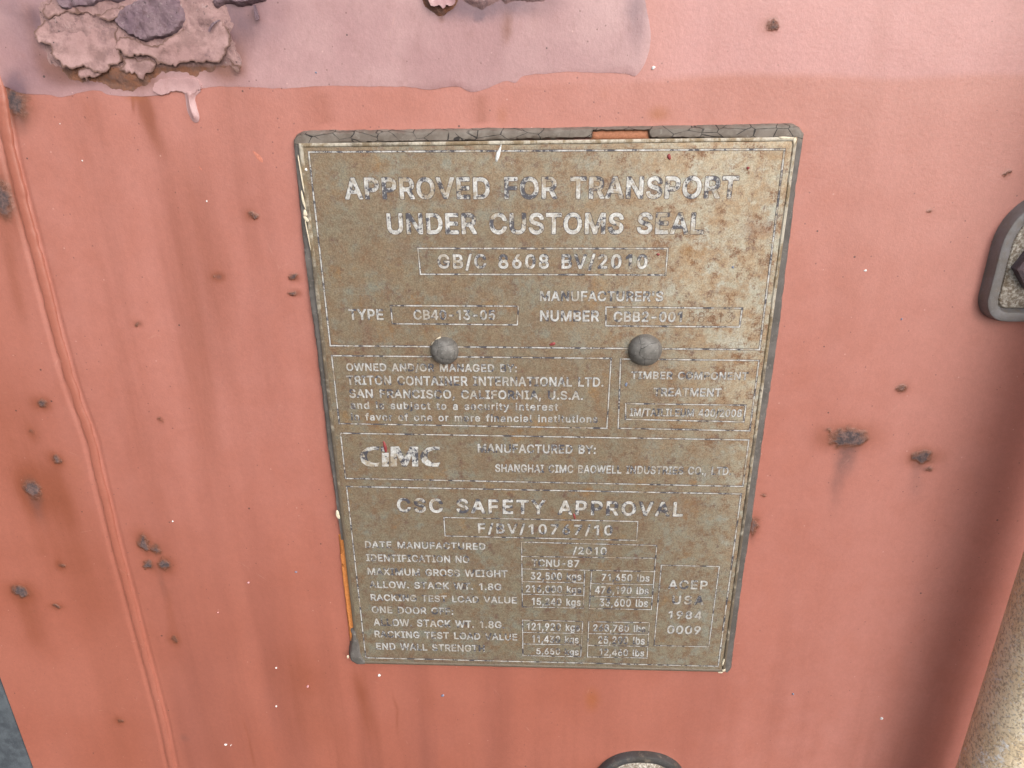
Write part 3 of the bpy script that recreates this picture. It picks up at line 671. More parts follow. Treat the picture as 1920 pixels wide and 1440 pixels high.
PL = [(561, 270), (1494, 258), (1358, 1259), (671, 1243)]
ol = rough_outline(XZ(PL, YP), .0012, 0, smooth=False)
bowed = lambda V, d: YP - .00025 * (fbm(V[:, 0] * 18, V[:, 1] * 18, 2, 6) - .5)
me = slab(ol, lambda V, d: np.full(len(V), YP) + .0003 * sstep(.0008, 0, d), back=-.0026, spacing=.0018)
n_ = len(me.vertices); co = np.empty(n_ * 3, np.float32); me.vertices.foreach_get('co', co); co = co.reshape(-1, 3).astype(float); PX, PZ = co[:, 0], co[:, 2]
pale = blob(PX, PZ, 1400, 380, 55, 70, .95, y=YP) + blob(PX, PZ, 1420, 600, 20, 60, .4, y=YP) + blob(PX, PZ, 1000, 300, 80, 20, .2, y=YP) + .10 + .22 * sstep(.035, .085, PX) + sstep(.080, .096, PX) * .35 * sstep(1.06, 1.2, PZ)  # paler upper right: weather bloom plus a light gradient put into the colour
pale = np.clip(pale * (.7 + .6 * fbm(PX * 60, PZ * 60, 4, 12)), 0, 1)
rp = blob(PX, PZ, 834, 668, 8, 9, .5, y=YP) + blob(PX, PZ, 1209, 668, 9, 9, .5, y=YP) + blob(PX, PZ, 690, 640, 3, 30, .35, y=YP) + blob(PX, PZ, 1280, 950, 10, 8, .4, y=YP) + blob(PX, PZ, 760, 470, 10, 8, .3, y=YP) + blob(PX, PZ, 1420, 430, 9, 5, .45, y=YP) + blob(PX, PZ, 860, 560, 10, 4, .3, y=YP) + blob(PX, PZ, 800, 1235, 60, 4, .35, y=YP) + blob(PX, PZ, 980, 770, 14, 6, .3, y=YP)
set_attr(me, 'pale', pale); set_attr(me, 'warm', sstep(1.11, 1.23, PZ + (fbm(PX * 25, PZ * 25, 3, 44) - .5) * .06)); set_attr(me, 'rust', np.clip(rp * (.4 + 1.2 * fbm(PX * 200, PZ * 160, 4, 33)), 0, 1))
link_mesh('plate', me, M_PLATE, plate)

# raised, chipped rim round the sheet
co4 = [np.array(p) for p in XZ(PL, YP)]; cen = sum(co4) / 4
def inset(k):
    out = []
    for i in range(4):
        p, a, b = co4[i], co4[i - 1], co4[(i + 1) % 4]
        u = (a - p) / np.linalg.norm(a - p); v = (b - p) / np.linalg.norm(b - p); out.append(p + (u + v) * k)
    return out
bm = bmesh.new()
rings = [[bm.verts.new((p[0], y, p[1])) for p in inset(k)] for k, y in ((-.0002, -.0030), (-.0002, YP - .0002), (.0003, YP - .00045), (.0009, YP - .00045), (.0014, YP + .0001))]
for r0, r1 in zip(rings, rings[1:]):
    for i in range(4): bm.faces.new((r0[i], r0[(i + 1) % 4], r1[(i + 1) % 4], r1[i]))
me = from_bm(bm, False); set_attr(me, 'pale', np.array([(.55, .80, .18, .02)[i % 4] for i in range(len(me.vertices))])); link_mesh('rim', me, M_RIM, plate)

# cracked grey paint and sealant bedded round the plate
YS = -.0028
seal = [(637, 1016), (631, 975), (625, 930), (615, 860), (599, 724), (590, 650), (582, 590), (571, 506), (556, 366), (551, 310), (547, 264), (553, 252), (566, 246), (600, 245), (760, 243), (900, 241), (1040, 240), (1200, 237), (1300, 236), (1400, 234), (1490, 232), (1503, 239), (1511, 252),
        (1504, 300), (1496, 352), (1487, 430), (1480, 482), (1467, 595), (1455, 680), (1444, 752), (1431, 840), (1419, 930), (1410, 995), (1396, 1082), (1383, 1182), (1377, 1225), (1374, 1255), (1366, 1266), (1338, 1250), (1364, 1110), (1388, 940), (1430, 640), (1482, 264),
        (1217, 262), (1214, 247), (1160, 247), (1113, 249), (1112, 262), (570, 274), (598, 480), (616, 610), (638, 800), (656, 930), (664, 1014)]
ol = rough_outline(XZ(seal, YS), .0007, .00022, smooth=False, seed=2)
me = slab(ol, lambda V, d: .0006 - (.0006 - YS) * sstep(-.0004, .0010, d) - .0005 * (fbm(V[:, 0] * 220, V[:, 1] * 220, 4, 3) - .5), back=.0012, spacing=.0009)
n_ = len(me.vertices); co = np.empty(n_ * 3, np.float32); me.vertices.foreach_get('co', co); co = co.reshape(-1, 3)
set_attr(me, 'crack', (co[:, 2] > 1.3315).astype(float) * 1.0)
props(link_mesh('sealant_border', me, M_SEAL, plate), 'cracked grey-brown paint border')
seal2 = [(652, 1180), (655, 1190), (651, 1228), (655, 1238), (668, 1246), (684, 1247), (700, 1243), (690, 1234), (684, 1222), (678, 1190), (670, 1172)]
ol = rough_outline(XZ(seal2, YS), .0006, .0003, seed=8)
props(link_mesh('sealant_border', slab(ol, lambda V, d: .0006 - .0052 * sstep(-.0004, .0025, d), back=.0012, spacing=.0008), M_SEAL, plate), 'curled scrap of grey border at the bottom left corner')
ol = rough_outline(XZ([(634, 1004), (668, 1004), (690, 1208), (656, 1208), (645, 1110)], -.001), .0006, .0001, smooth=False)
props(link_mesh('primer_strip', slab(ol, lambda V, d: -.0022 * sstep(-.0003, .0008, d), back=.0012), mat_plain('bright_orange_primer', (.50, .18, .045), .7), plate), 'bare orange strip where the grey border has broken away')
ol = rough_outline(XZ([(1108, 243), (1219, 243), (1219, 264), (1108, 264)], -.001), .0006, .0001, smooth=False)
props(link_mesh('primer_strip', slab(ol, lambda V, d: -.0012 * sstep(-.0003, .0008, d), back=.0012), M_PRIMER, plate), 'bare orange strip in the notch of the top border')

# ---- glyph outlines (poly contours, 1000 units per em)
GLYPHS = {"bold": {"A": "480|4,-20 16,-23 84,-23 92,-22 100,-17 107,-8 150,116 156,119 328,118 373,-8 380,-18 392,-23 464,-23 475,-20 483,-12 486,-4 484,8 298,516 288,528 276,532 200,532 188,528 181,520 -5,8 -6,-8|188,224 236,369 240,371 290,224 284,222 192,222",
"B": "456|48,-20 60,-23 244,-23 304,-19 352,-3 388,19 420,56 435,92 441,132 436,178 423,212 404,240 370,268 407,308 417,336 421,372 417,412 399,456 376,484 340,511 292,527 240,532 60,532 48,529 40,520 37,508 37,0 40,-12|148,80 148,207 244,208 272,206 296,197 312,184 322,172 329,156 331,136 328,116 312,97 288,85 244,80|148,308 148,429 236,429 273,424 296,412 307,396 313,372 310,352 301,336 292,326 280,318 236,308",
"C": "510|241,-27 268,-30 304,-27 344,-18 384,-1 416,20 444,46 468,80 485,117 496,157 492,173 480,182 400,182 388,172 368,126 344,101 308,82 268,76 228,82 196,96 168,121 147,153 132,197 126,253 132,309 148,357 168,388 196,412 228,427 264,432 308,427 343,409 368,383 388,337 400,326 476,325 488,331 495,341 495,353 484,393 468,429 444,462 416,489 384,510 348,525 268,539 196,529 136,502 88,461 49,401 27,337 17,253 27,169 49,105 86,49 140,4 196,-20",
"D": "502|48,-20 60,-23 220,-23 296,-14 364,12 415,52 452,107 478,180 485,256 478,332 454,400 419,452 364,498 300,523 228,532 60,532 48,529 40,520 37,508 37,0 40,-12|148,80 148,428 220,429 268,424 307,408 336,384 357,352 371,308 376,252 371,204 358,160 335,124 304,100 268,86 212,80",
"E": "419|48,-20 60,-23 376,-23 387,-20 395,-12 398,0 398,60 392,72 384,78 372,80 148,80 148,84 148,205 356,206 364,208 372,214 376,220 378,232 377,292 372,301 361,308 152,309 148,311 148,428 380,431 392,440 395,452 395,512 392,520 384,528 372,532 60,532 48,529 40,520 37,508 37,0 40,-12",
"F": "410|48,-20 60,-23 128,-23 140,-17 147,-8 148,197 348,198 356,200 365,208 369,220 369,280 364,292 356,299 344,301 152,301 148,303 148,428 376,430 388,440 392,452 392,512 388,521 380,529 368,532 60,532 48,529 40,520 37,508 37,0 40,-12",
"G": "520|242,-27 268,-30 332,-22 388,-1 435,33 473,85 494,137 501,197 500,261 493,273 484,278 280,279 268,273 262,265 260,257 260,197 262,189 268,181 280,176 384,176 388,173 387,165 375,133 357,109 332,91 304,80 268,76 232,81 195,97 168,121 147,153 132,197 126,253 132,309 148,357 168,389 196,413 228,428 264,433 308,426 344,406 368,379 388,337 400,327 476,326 488,331 496,341 497,353 486,393 468,428 445,461 416,488 384,510 348,525 308,536 264,539 200,531 136,503 84,457 48,403 24,333 17,253 24,177 49,105 86,49 136,6 196,-20",
"H": "517|48,-20 60,-23 128,-23 140,-17 147,-8 148,208 152,209 368,209 369,0 372,-12 380,-20 392,-23 460,-23 469,-20 476,-12 480,0 480,508 479,516 472,526 460,532 392,532 380,529 372,520 369,508 368,312 148,312 148,508 145,520 136,529 124,532 56,532 43,524 38,516 37,508 37,0 40,-12",
"I": "300|19,-20 31,-23 271,-23 283,-18 291,-8 292,56 291,64 286,72 271,80 207,80 206,84 206,428 271,429 279,431 287,438 292,452 292,512 287,523 279,530 267,532 31,532 19,529 11,520 8,508 8,452 9,444 14,436 27,429 91,429 94,428 95,424 95,84 91,80 27,80 18,76 11,69 8,56 8,-4 11,-12",
"J": "396|164,-27 189,-30 257,-17 311,17 348,73 359,145 359,509 353,524 341,531 269,532 256,525 249,513 249,149 244,113 229,89 209,78 185,73 157,78 141,89 126,113 121,145 119,181 114,189 105,195 29,196 17,190 12,181 10,141 22,73 57,18 113,-17",
"K": "467|48,-20 60,-23 128,-23 137,-20 145,-12 148,0 148,156 196,208 356,-17 364,-22 372,-23 448,-23 460,-20 468,-12 472,0 468,12 274,284 274,288 467,496 471,512 468,520 461,528 444,532 364,532 351,528 148,308 148,508 145,520 136,529 124,532 56,532 43,524 38,516 37,508 37,0 40,-12",
"L": "393|48,-20 60,-23 360,-23 368,-22 376,-17 384,-4 384,60 378,72 368,79 148,80 148,508 147,516 142,524 128,532 56,532 44,526 37,512 37,0 40,-12",
"M": "628|48,-20 60,-23 124,-23 136,-18 144,-8 145,272 148,283 266,-12 274,-20 284,-23 340,-23 354,-20 364,-8 480,291 482,-8 488,-17 500,-23 568,-23 576,-21 584,-16 590,-8 591,0 591,508 590,516 584,525 576,530 568,532 476,532 464,529 456,521 331,196 316,153 312,156 169,524 160,530 152,532 60,532 52,531 44,526 38,516 37,508 37,0 40,-12",
"N": "523|48,-20 60,-23 128,-23 140,-17 147,-8 148,335 370,-16 384,-23 460,-23 472,-21 480,-15 486,0 486,508 483,520 476,528 464,532 396,532 384,527 377,516 376,188 375,180 372,179 152,525 144,530 136,532 60,532 52,531 43,524 38,516 37,508 37,0 40,-12",
"O": "533|241,-27 268,-30 336,-21 396,6 444,46 486,109 508,173 516,253 507,337 484,404 445,461 392,505 336,530 268,539 196,529 136,502 88,461 49,401 27,337 17,253 27,169 49,105 87,49 140,4 196,-20|260,77 228,82 200,94 168,121 147,153 132,197 126,253 132,311 146,353 168,388 200,415 228,427 268,433 304,427 336,413 365,389 388,353 402,309 407,253 402,197 387,153 366,121 336,96 304,82",
"P": "445|48,-20 60,-23 128,-23 137,-20 145,-12 148,0 148,161 152,163 236,163 296,169 345,188 382,216 409,252 427,304 432,348 426,396 408,444 380,480 344,506 292,526 236,532 60,532 48,529 40,520 37,508 37,0 40,-12|148,267 148,429 228,429 260,427 284,419 300,407 313,388 319,372 321,348 318,320 312,304 300,287 284,276 260,268 228,265 152,265",
"Q": "533|389,-68 400,-71 472,-71 484,-64 490,-56 491,-44 487,-36 434,36 448,51 484,104 508,172 516,252 508,336 481,408 446,460 396,503 340,528 328,531 268,539 196,529 134,500 88,460 50,404 25,332 17,256 26,172 52,100 87,48 136,7 200,-22 264,-30 332,-22 348,-16|240,80 228,82 196,96 169,120 147,152 131,200 126,256 133,312 145,352 168,388 200,415 228,427 268,433 304,427 336,413 366,388 386,356 401,312 407,252 401,196 388,156 368,125 332,172 320,181 244,182 236,180 228,175 222,160 225,148 276,80 268,76",
"R": "449|48,-20 60,-23 128,-23 137,-20 145,-12 148,0 148,172 152,175 232,175 332,-10 340,-19 352,-23 428,-23 440,-19 448,-12 451,0 448,11 347,196 349,200 380,221 387,228 410,260 426,300 432,352 427,400 410,444 384,480 344,509 296,526 236,532 60,532 48,529 40,520 37,508 37,0 40,-12|148,280 148,429 232,429 264,426 288,419 304,406 314,392 319,376 322,352 319,328 314,312 300,296 288,288 264,281 232,278",
"S": "447|190,-29 226,-32 282,-27 334,-9 378,20 405,51 426,95 431,139 426,179 414,211 374,255 318,286 218,315 178,329 147,351 140,363 138,375 141,391 147,403 158,416 178,427 198,433 222,436 262,430 290,416 306,399 318,365 330,356 402,355 410,357 419,363 424,379 417,419 395,463 366,493 330,516 278,534 222,539 174,533 126,518 86,493 58,463 35,415 29,371 38,319 70,272 118,239 178,217 286,184 314,163 320,151 323,139 319,123 311,107 298,94 274,81 254,75 226,72 174,81 154,91 141,103 134,115 122,151 110,159 34,160 20,151 15,135 25,87 45,47 74,15 118,-12 166,-26",
"T": "449|181,-20 192,-23 260,-23 274,-16 280,-4 280,428 416,429 429,432 436,440 440,448 440,508 436,521 424,531 32,532 20,529 12,520 9,508 9,448 12,440 20,432 32,429 169,428 170,0 173,-12",
"U": "517|228,-28 260,-31 316,-25 372,-6 420,28 455,72 474,120 480,172 480,508 476,521 464,531 388,532 380,528 372,519 370,508 370,180 366,148 356,124 340,103 320,89 292,79 260,75 224,79 196,90 176,104 161,124 151,148 147,180 147,508 144,520 137,528 128,532 60,532 47,528 38,516 37,172 44,116 65,68 100,25 144,-6 196,-24",
"V": "480|192,-20 204,-23 280,-23 290,-20 298,-12 484,500 485,516 480,524 472,530 464,532 392,532 382,528 375,520 240,133 213,216 104,520 92,530 80,532 12,532 3,528 -4,520 -7,512 -5,500 182,-8",
"W": "686|143,-20 156,-23 232,-23 242,-20 250,-12 340,318 344,323 435,-12 444,-20 456,-23 532,-23 547,-16 553,-4 692,504 692,516 687,524 672,532 604,532 592,529 583,520 492,169 402,516 393,528 380,532 304,532 293,528 286,520 196,181 192,172 102,520 95,528 84,532 16,532 8,531 0,526 -6,516 -6,504 132,-4 136,-13",
"X": "474|6,-20 18,-23 90,-23 98,-22 106,-17 201,116 234,168 238,170 273,116 366,-17 374,-22 382,-23 454,-23 466,-21 473,-16 479,-4 475,12 304,264 465,496 469,512 462,525 454,530 446,532 374,532 361,528 281,416 238,351 118,527 106,532 30,532 18,529 12,524 6,512 10,496 172,260 -1,12 -5,-4 -2,-12",
"Y": "472|191,-20 200,-23 268,-23 280,-19 288,-11 291,0 291,200 476,500 477,516 472,524 464,530 456,532 380,532 372,530 364,525 236,314 111,520 104,528 92,532 16,532 4,529 -4,520 -7,508 -3,496 180,200 180,0 183,-12",
"Z": "438|30,-20 44,-23 400,-23 411,-20 419,-12 422,0 422,60 416,72 408,78 396,80 164,80 418,452 420,460 420,512 416,521 410,528 396,532 40,532 28,529 20,521 17,508 17,448 23,436 32,430 275,428 21,56 19,48 19,-4 22,-12",
"0": "453|204,-27 228,-30 288,-20 336,5 376,47 407,109 422,173 428,253 423,333 407,397 376,461 336,503 292,527 284,530 228,539 164,529 116,502 77,461 47,401 30,333 25,257 31,169 47,105 76,49 120,3 168,-21|208,77 200,78 180,90 159,117 146,149 136,197 132,257 136,309 145,357 160,393 180,419 200,431 228,436 252,431 272,419 293,393 308,357 317,309 321,253 317,197 308,153 292,114 276,93 252,78 228,74",
"1": "400|200,-20 210,-23 278,-23 293,-16 299,-4 299,508 298,516 293,524 278,532 198,532 186,529 71,444 65,436 63,428 64,352 70,341 82,335 98,339 186,403 189,400 189,0 192,-12",
"2": "453|52,-20 64,-23 388,-23 400,-20 409,-12 412,0 412,60 408,69 400,77 388,80 204,80 284,164 354,244 393,312 404,372 397,420 381,456 356,487 316,518 272,534 228,539 176,533 132,516 98,492 65,452 49,412 43,364 48,348 59,340 128,339 140,343 149,356 153,384 161,404 169,416 180,425 204,435 224,436 264,427 276,419 289,404 294,392 297,372 289,336 264,296 45,60 41,48 41,-4 44,-12",
"3": "453|181,-27 220,-30 268,-25 320,-8 360,20 386,49 408,95 416,149 409,193 391,233 356,272 317,297 274,309 273,313 392,450 395,461 395,513 388,525 380,530 68,532 56,527 49,517 47,449 52,437 60,431 68,429 236,428 237,425 136,309 134,297 135,241 140,232 152,225 200,225 236,221 264,213 284,199 295,185 304,165 306,145 303,125 295,105 283,93 268,84 220,74 172,81 156,91 145,101 138,113 128,145 116,154 40,155 32,152 25,145 21,129 30,85 53,41 84,12 120,-9 164,-24",
"4": "453|270,-20 280,-23 344,-23 356,-19 363,-12 366,-4 366,80 368,82 420,83 429,88 435,100 436,168 430,180 416,188 368,188 366,192 366,512 360,524 352,530 344,532 248,532 240,530 233,524 20,177 17,168 18,100 24,88 32,83 256,82 259,76 259,-4 262,-12|152,188 153,192 256,360 259,352 259,192 257,188",
"5": "453|192,-27 220,-30 272,-24 320,-5 363,29 389,65 407,109 414,161 410,205 400,241 383,273 360,302 334,325 305,341 268,352 228,357 172,347 164,344 163,345 172,429 364,429 380,434 386,441 389,449 389,509 384,523 372,531 96,532 84,529 75,517 44,257 44,249 48,240 56,233 64,230 128,223 138,225 176,246 216,253 240,251 264,241 280,228 294,209 302,185 305,161 302,137 292,113 280,97 266,85 244,76 220,74 184,81 155,105 149,117 142,141 136,148 128,152 56,153 47,149 40,141 37,129 44,85 64,47 90,17 132,-11 172,-24",
"6": "453|201,-27 228,-30 276,-24 324,-4 361,25 388,61 406,105 412,157 407,201 388,254 364,285 328,314 284,331 232,337 342,497 345,505 343,517 338,525 328,531 252,532 244,531 236,525 116,350 59,249 46,205 41,161 46,113 65,61 92,24 128,-3 176,-23|212,73 204,74 184,84 169,97 158,113 150,137 148,157 150,181 160,205 169,217 184,231 204,240 224,242 248,239 268,230 280,220 294,201 301,181 304,157 301,133 292,109 280,94 268,84 244,74 224,71",
"7": "453|85,-20 98,-23 166,-23 177,-20 185,-12 412,440 414,512 410,521 402,529 390,532 62,532 50,529 42,520 39,508 39,448 45,436 54,430 287,428 76,8 75,-8",
"8": "453|194,-27 228,-30 280,-24 324,-11 364,14 397,49 415,85 424,133 420,169 408,205 388,236 353,269 377,293 398,337 405,381 397,429 376,467 352,494 320,516 276,533 228,539 180,534 136,519 100,495 70,461 52,421 47,377 56,330 75,293 99,269 64,236 44,205 32,169 29,137 37,85 55,49 84,17 128,-11 172,-24|216,73 200,75 176,81 160,92 151,101 142,117 139,137 143,161 150,177 164,192 180,203 200,209 228,212 252,209 272,202 292,188 302,177 309,161 313,137 310,117 301,101 292,92 276,82 252,75|208,317 184,324 176,329 164,343 158,357 156,377 159,393 164,406 172,417 184,426 224,436 268,426 280,417 287,409 294,393 296,377 294,357 286,341 276,329 264,322 228,314",
"9": "453|118,-20 128,-23 200,-23 208,-21 217,-16 335,156 394,260 406,300 412,348 407,396 389,444 359,484 324,512 276,532 220,538 176,532 132,514 92,484 66,448 47,404 41,352 46,300 64,256 87,224 128,193 168,177 215,172 218,168 111,12 107,-4 110,-12|216,268 204,270 184,278 172,289 160,304 151,328 148,352 152,376 160,399 172,414 188,427 208,435 228,437 248,434 268,425 283,412 293,396 302,372 304,348 302,328 292,304 281,288 268,278 248,270 228,267",
"/": "249|2,-96 14,-99 74,-99 86,-93 93,-84 257,528 255,544 242,555 174,556 162,550 156,540 -9,-72 -8,-84",
"-": "453|102,168 114,165 342,166 354,172 360,184 358,252 350,263 338,267 106,266 95,256 91,244 91,184 94,176",
".": "188|75,-24 94,-27 122,-22 144,-8 160,16 164,40 159,68 145,88 122,104 94,110 70,105 46,89 32,68 27,40 31,16 47,-8 66,-21",
",": "188|26,-139 38,-142 86,-142 96,-139 104,-131 159,65 158,81 146,92 138,94 66,94 54,89 47,81 15,-115 16,-127",
":": "188|75,-24 94,-27 122,-22 144,-8 160,16 164,40 159,68 145,88 122,104 94,110 70,105 46,89 32,68 27,40 31,16 47,-8 66,-21|93,248 122,253 145,268 160,292 164,316 159,344 145,364 122,380 94,385 70,381 46,365 32,344 27,316 31,292 46,268 70,252",
"'": "206|66,298 78,295 130,295 142,300 150,310 159,510 154,523 142,531 66,532 54,526 48,514 55,314 58,306",
"&": "448|166,-27 198,-30 238,-26 278,-15 326,9 350,-18 362,-23 442,-23 454,-16 461,-3 457,13 395,89 419,137 427,173 431,225 426,238 418,245 410,247 350,247 338,244 330,237 327,229 323,189 318,181 253,261 311,313 336,353 347,405 341,441 329,469 307,497 278,518 238,533 198,536 162,533 126,521 93,497 71,469 56,433 52,397 56,365 67,333 101,281 101,277 67,249 30,205 14,165 11,133 16,93 35,49 62,17 98,-8 142,-24|170,72 150,80 131,97 123,113 120,129 122,146 130,161 166,197 170,196 256,93 242,81 218,73 194,69|186,342 166,373 161,397 165,417 182,433 202,437 218,435 230,426 236,417 238,405 234,385 218,366",
"a": "389|131,-29 162,-32 218,-22 250,-4 254,-3 258,-13 270,-22 338,-23 353,-17 359,-5 360,251 355,295 342,331 322,359 298,379 246,401 190,407 126,397 94,385 64,363 38,335 18,295 21,279 30,271 98,251 114,256 134,284 158,300 198,307 230,300 247,283 252,259 250,255 230,250 118,233 66,213 42,196 26,177 13,147 7,107 12,71 30,31 54,4 82,-15|154,71 138,74 121,87 116,107 121,123 146,138 178,145 250,157 252,155 253,139 249,119 242,104 230,89 216,79 194,71 170,68",
"b": "424|195,-28 229,-31 281,-24 325,-3 365,32 392,76 407,128 413,188 407,252 390,304 364,344 321,382 281,400 229,407 193,404 165,395 137,376 137,508 134,520 127,528 117,532 45,531 33,521 30,508 31,-8 37,-17 49,-23 113,-23 121,-21 129,-16 137,2 161,-16|205,72 193,74 177,83 157,103 146,124 139,152 136,192 140,228 147,256 158,276 174,292 193,302 221,307 249,301 266,292 282,276 295,252 302,224 305,188 302,156 295,128 281,100 265,85 245,73 221,70",
"c": "396|180,-28 206,-31 266,-23 318,2 361,44 386,100 384,112 374,122 306,140 294,138 287,132 271,100 256,84 234,74 206,69 182,73 160,84 142,104 130,124 122,156 119,188 122,220 131,252 142,273 161,292 182,303 206,307 234,303 256,292 271,276 286,246 294,241 302,239 370,256 378,261 384,272 384,284 358,336 318,375 266,399 210,407 158,401 146,398 106,380 64,344 33,296 18,248 11,188 18,128 33,80 64,32 106,-4 150,-23",
"d": "424|170,-28 194,-31 234,-27 262,-17 286,1 289,0 296,-16 310,-23 374,-23 386,-18 394,-8 395,508 390,523 378,531 306,532 298,528 291,520 288,508 288,380 286,376 262,394 230,404 194,407 145,400 99,380 66,351 60,344 33,300 16,248 11,188 17,128 33,76 62,29 98,-3 142,-23|190,72 178,74 160,84 142,103 131,124 123,152 119,192 122,224 129,252 143,276 158,292 178,302 206,307 230,303 246,295 266,276 278,254 285,228 289,188 286,152 278,124 265,100 249,84 230,74 206,70",
"e": "404|183,-28 210,-31 254,-27 290,-18 322,-1 353,24 373,52 387,84 386,100 382,106 374,112 302,128 289,120 266,88 246,75 210,69 186,72 162,81 145,96 131,116 123,144 126,146 374,146 387,152 392,160 394,168 390,248 378,290 358,330 334,358 302,382 270,397 206,407 146,398 102,378 64,344 33,296 17,248 11,188 18,124 35,76 64,32 106,-4 154,-24|126,244 130,261 142,278 158,293 178,303 206,307 230,304 250,294 266,277 276,260 280,248 278,244",
"f": "254|69,-20 82,-23 146,-23 158,-16 164,-8 165,300 166,304 170,304 234,305 246,313 251,328 251,380 246,393 238,400 230,402 166,403 165,416 167,436 173,444 181,448 198,451 230,445 239,448 246,456 266,520 262,533 250,543 226,550 186,553 122,538 98,523 74,494 61,464 58,404 54,402 -2,401 -10,396 -16,384 -17,324 -12,312 2,304 54,304 58,300 58,0 61,-12",
"g": "425|165,-171 206,-174 254,-170 302,-156 338,-135 366,-106 388,-63 395,-7 395,377 390,393 378,401 306,401 295,393 289,377 286,376 262,394 230,405 194,407 146,400 96,377 62,347 34,301 16,249 11,189 16,133 34,81 62,38 102,7 150,-13 194,-18 230,-15 262,-5 286,12 288,9 288,-7 281,-39 266,-57 242,-70 206,-74 162,-66 138,-49 115,-23 102,-18 90,-21 33,-55 28,-67 30,-79 66,-127 126,-162|182,85 156,97 142,111 130,133 122,161 119,193 122,225 130,253 141,273 158,293 178,302 202,306 230,303 250,293 266,277 279,253 286,225 289,193 286,157 278,129 267,109 250,94 230,85 206,82",
"h": "410|41,-20 53,-23 117,-23 126,-20 134,-12 137,0 137,224 140,252 147,272 160,288 173,297 189,303 209,306 237,301 253,290 268,264 273,232 273,0 276,-12 284,-20 293,-23 357,-23 365,-21 373,-16 380,-4 380,240 376,288 361,332 337,365 309,387 269,402 225,407 185,402 137,380 137,512 129,526 117,532 49,532 37,526 30,512 30,0 33,-12",
"i": "167|41,-20 53,-23 117,-23 131,-16 137,-4 137,380 135,388 129,396 117,402 49,402 37,396 31,384 30,0 33,-12|81,420 109,425 129,438 145,460 149,484 144,508 130,528 109,542 85,547 57,542 38,528 23,508 18,484 22,460 37,439 57,425",
"j": "167|-22,-163 -14,-166 2,-166 38,-162 78,-148 102,-129 121,-103 134,-67 137,-31 137,381 130,395 118,402 50,402 38,397 31,385 30,-31 28,-47 19,-59 14,-62 -18,-65 -26,-71 -31,-79 -33,-147 -30,-155|74,421 86,420 106,424 128,437 143,457 149,481 144,509 130,528 110,542 86,547 58,542 38,529 23,509 18,485 22,461 35,441 57,425",
"k": "381|41,-20 53,-23 117,-23 126,-20 133,-12 137,0 137,128 149,142 153,142 281,-19 293,-23 373,-23 381,-21 389,-16 395,-4 393,8 389,15 234,212 233,216 378,364 383,376 381,388 373,398 361,402 285,402 273,399 137,263 137,512 129,526 117,532 49,532 37,526 30,512 30,0 33,-12",
"l": "189|113,-22 137,-25 161,-24 189,-18 200,-10 204,6 189,66 181,74 173,77 145,75 141,77 137,98 136,514 129,526 117,532 49,532 37,526 32,518 30,510 30,82 37,38 56,6 91,-18",
"m": "610|41,-20 53,-23 117,-23 126,-20 134,-12 137,0 137,236 140,260 146,276 159,292 169,299 201,306 221,304 237,293 246,280 251,260 251,0 253,-10 261,-19 273,-23 337,-23 349,-18 355,-12 358,0 358,244 368,280 389,301 401,305 417,307 441,303 455,296 469,276 473,252 474,-8 481,-18 493,-23 557,-23 569,-19 577,-12 580,0 580,256 574,304 561,339 540,368 505,393 473,405 437,409 373,397 317,359 301,379 268,400 221,409 165,398 137,379 129,394 117,401 53,402 38,396 32,388 30,380 30,0 33,-12",
"n": "410|41,-20 53,-23 117,-23 126,-20 134,-12 137,0 137,224 140,252 147,272 160,288 173,297 189,303 209,306 237,301 253,290 268,264 273,232 273,0 276,-12 285,-20 297,-23 361,-23 369,-19 377,-12 380,0 380,240 376,288 358,336 337,365 308,388 269,402 229,407 181,401 137,380 127,396 113,402 49,402 41,399 34,392 30,380 30,0 33,-12",
"o": "415|180,-28 206,-31 258,-25 311,-4 350,31 378,72 398,128 404,188 399,244 380,300 350,345 314,377 258,401 206,407 158,401 106,380 61,340 35,300 18,248 11,184 18,128 37,72 64,32 102,-2 150,-23|190,72 178,74 160,84 142,104 129,128 122,156 119,188 122,220 129,248 142,273 158,290 178,302 206,307 238,301 254,292 274,272 286,248 293,220 296,184 293,156 286,128 271,100 255,84 234,73 206,69",
"p": "424|41,-163 53,-166 117,-166 126,-163 134,-155 137,-143 137,2 161,-16 193,-28 229,-31 281,-24 325,-3 361,28 390,73 408,133 413,189 408,249 389,305 361,348 324,381 281,400 229,407 193,404 165,395 137,376 129,394 121,400 113,402 49,402 39,397 32,389 30,377 30,-143 33,-155|197,73 177,83 161,97 146,125 139,153 136,185 139,225 148,257 159,277 173,292 193,302 217,306 245,303 265,293 281,277 294,253 302,221 305,189 302,153 294,125 284,105 265,85 245,73 221,70",
"q": "424|299,-163 310,-166 374,-166 389,-159 395,-147 394,385 386,397 378,401 310,402 302,399 295,393 289,377 286,376 262,394 230,404 194,407 146,401 101,381 66,351 60,345 34,301 16,245 11,189 17,125 35,73 59,33 102,-5 146,-25 194,-31 234,-27 262,-17 287,1 288,-143 291,-155|182,73 158,85 143,101 131,125 122,157 119,189 122,221 130,253 144,277 158,292 178,302 206,307 230,303 249,293 265,277 277,257 286,225 289,189 286,157 276,121 266,101 250,85 226,73 206,70",
"r": "259|41,-20 53,-23 117,-23 126,-20 134,-12 137,0 137,232 140,256 146,272 156,284 169,294 185,300 205,303 245,299 253,301 261,308 266,320 266,384 262,396 253,405 245,407 213,408 177,403 137,385 127,396 117,401 53,402 41,399 32,388 30,376 30,0 33,-12",
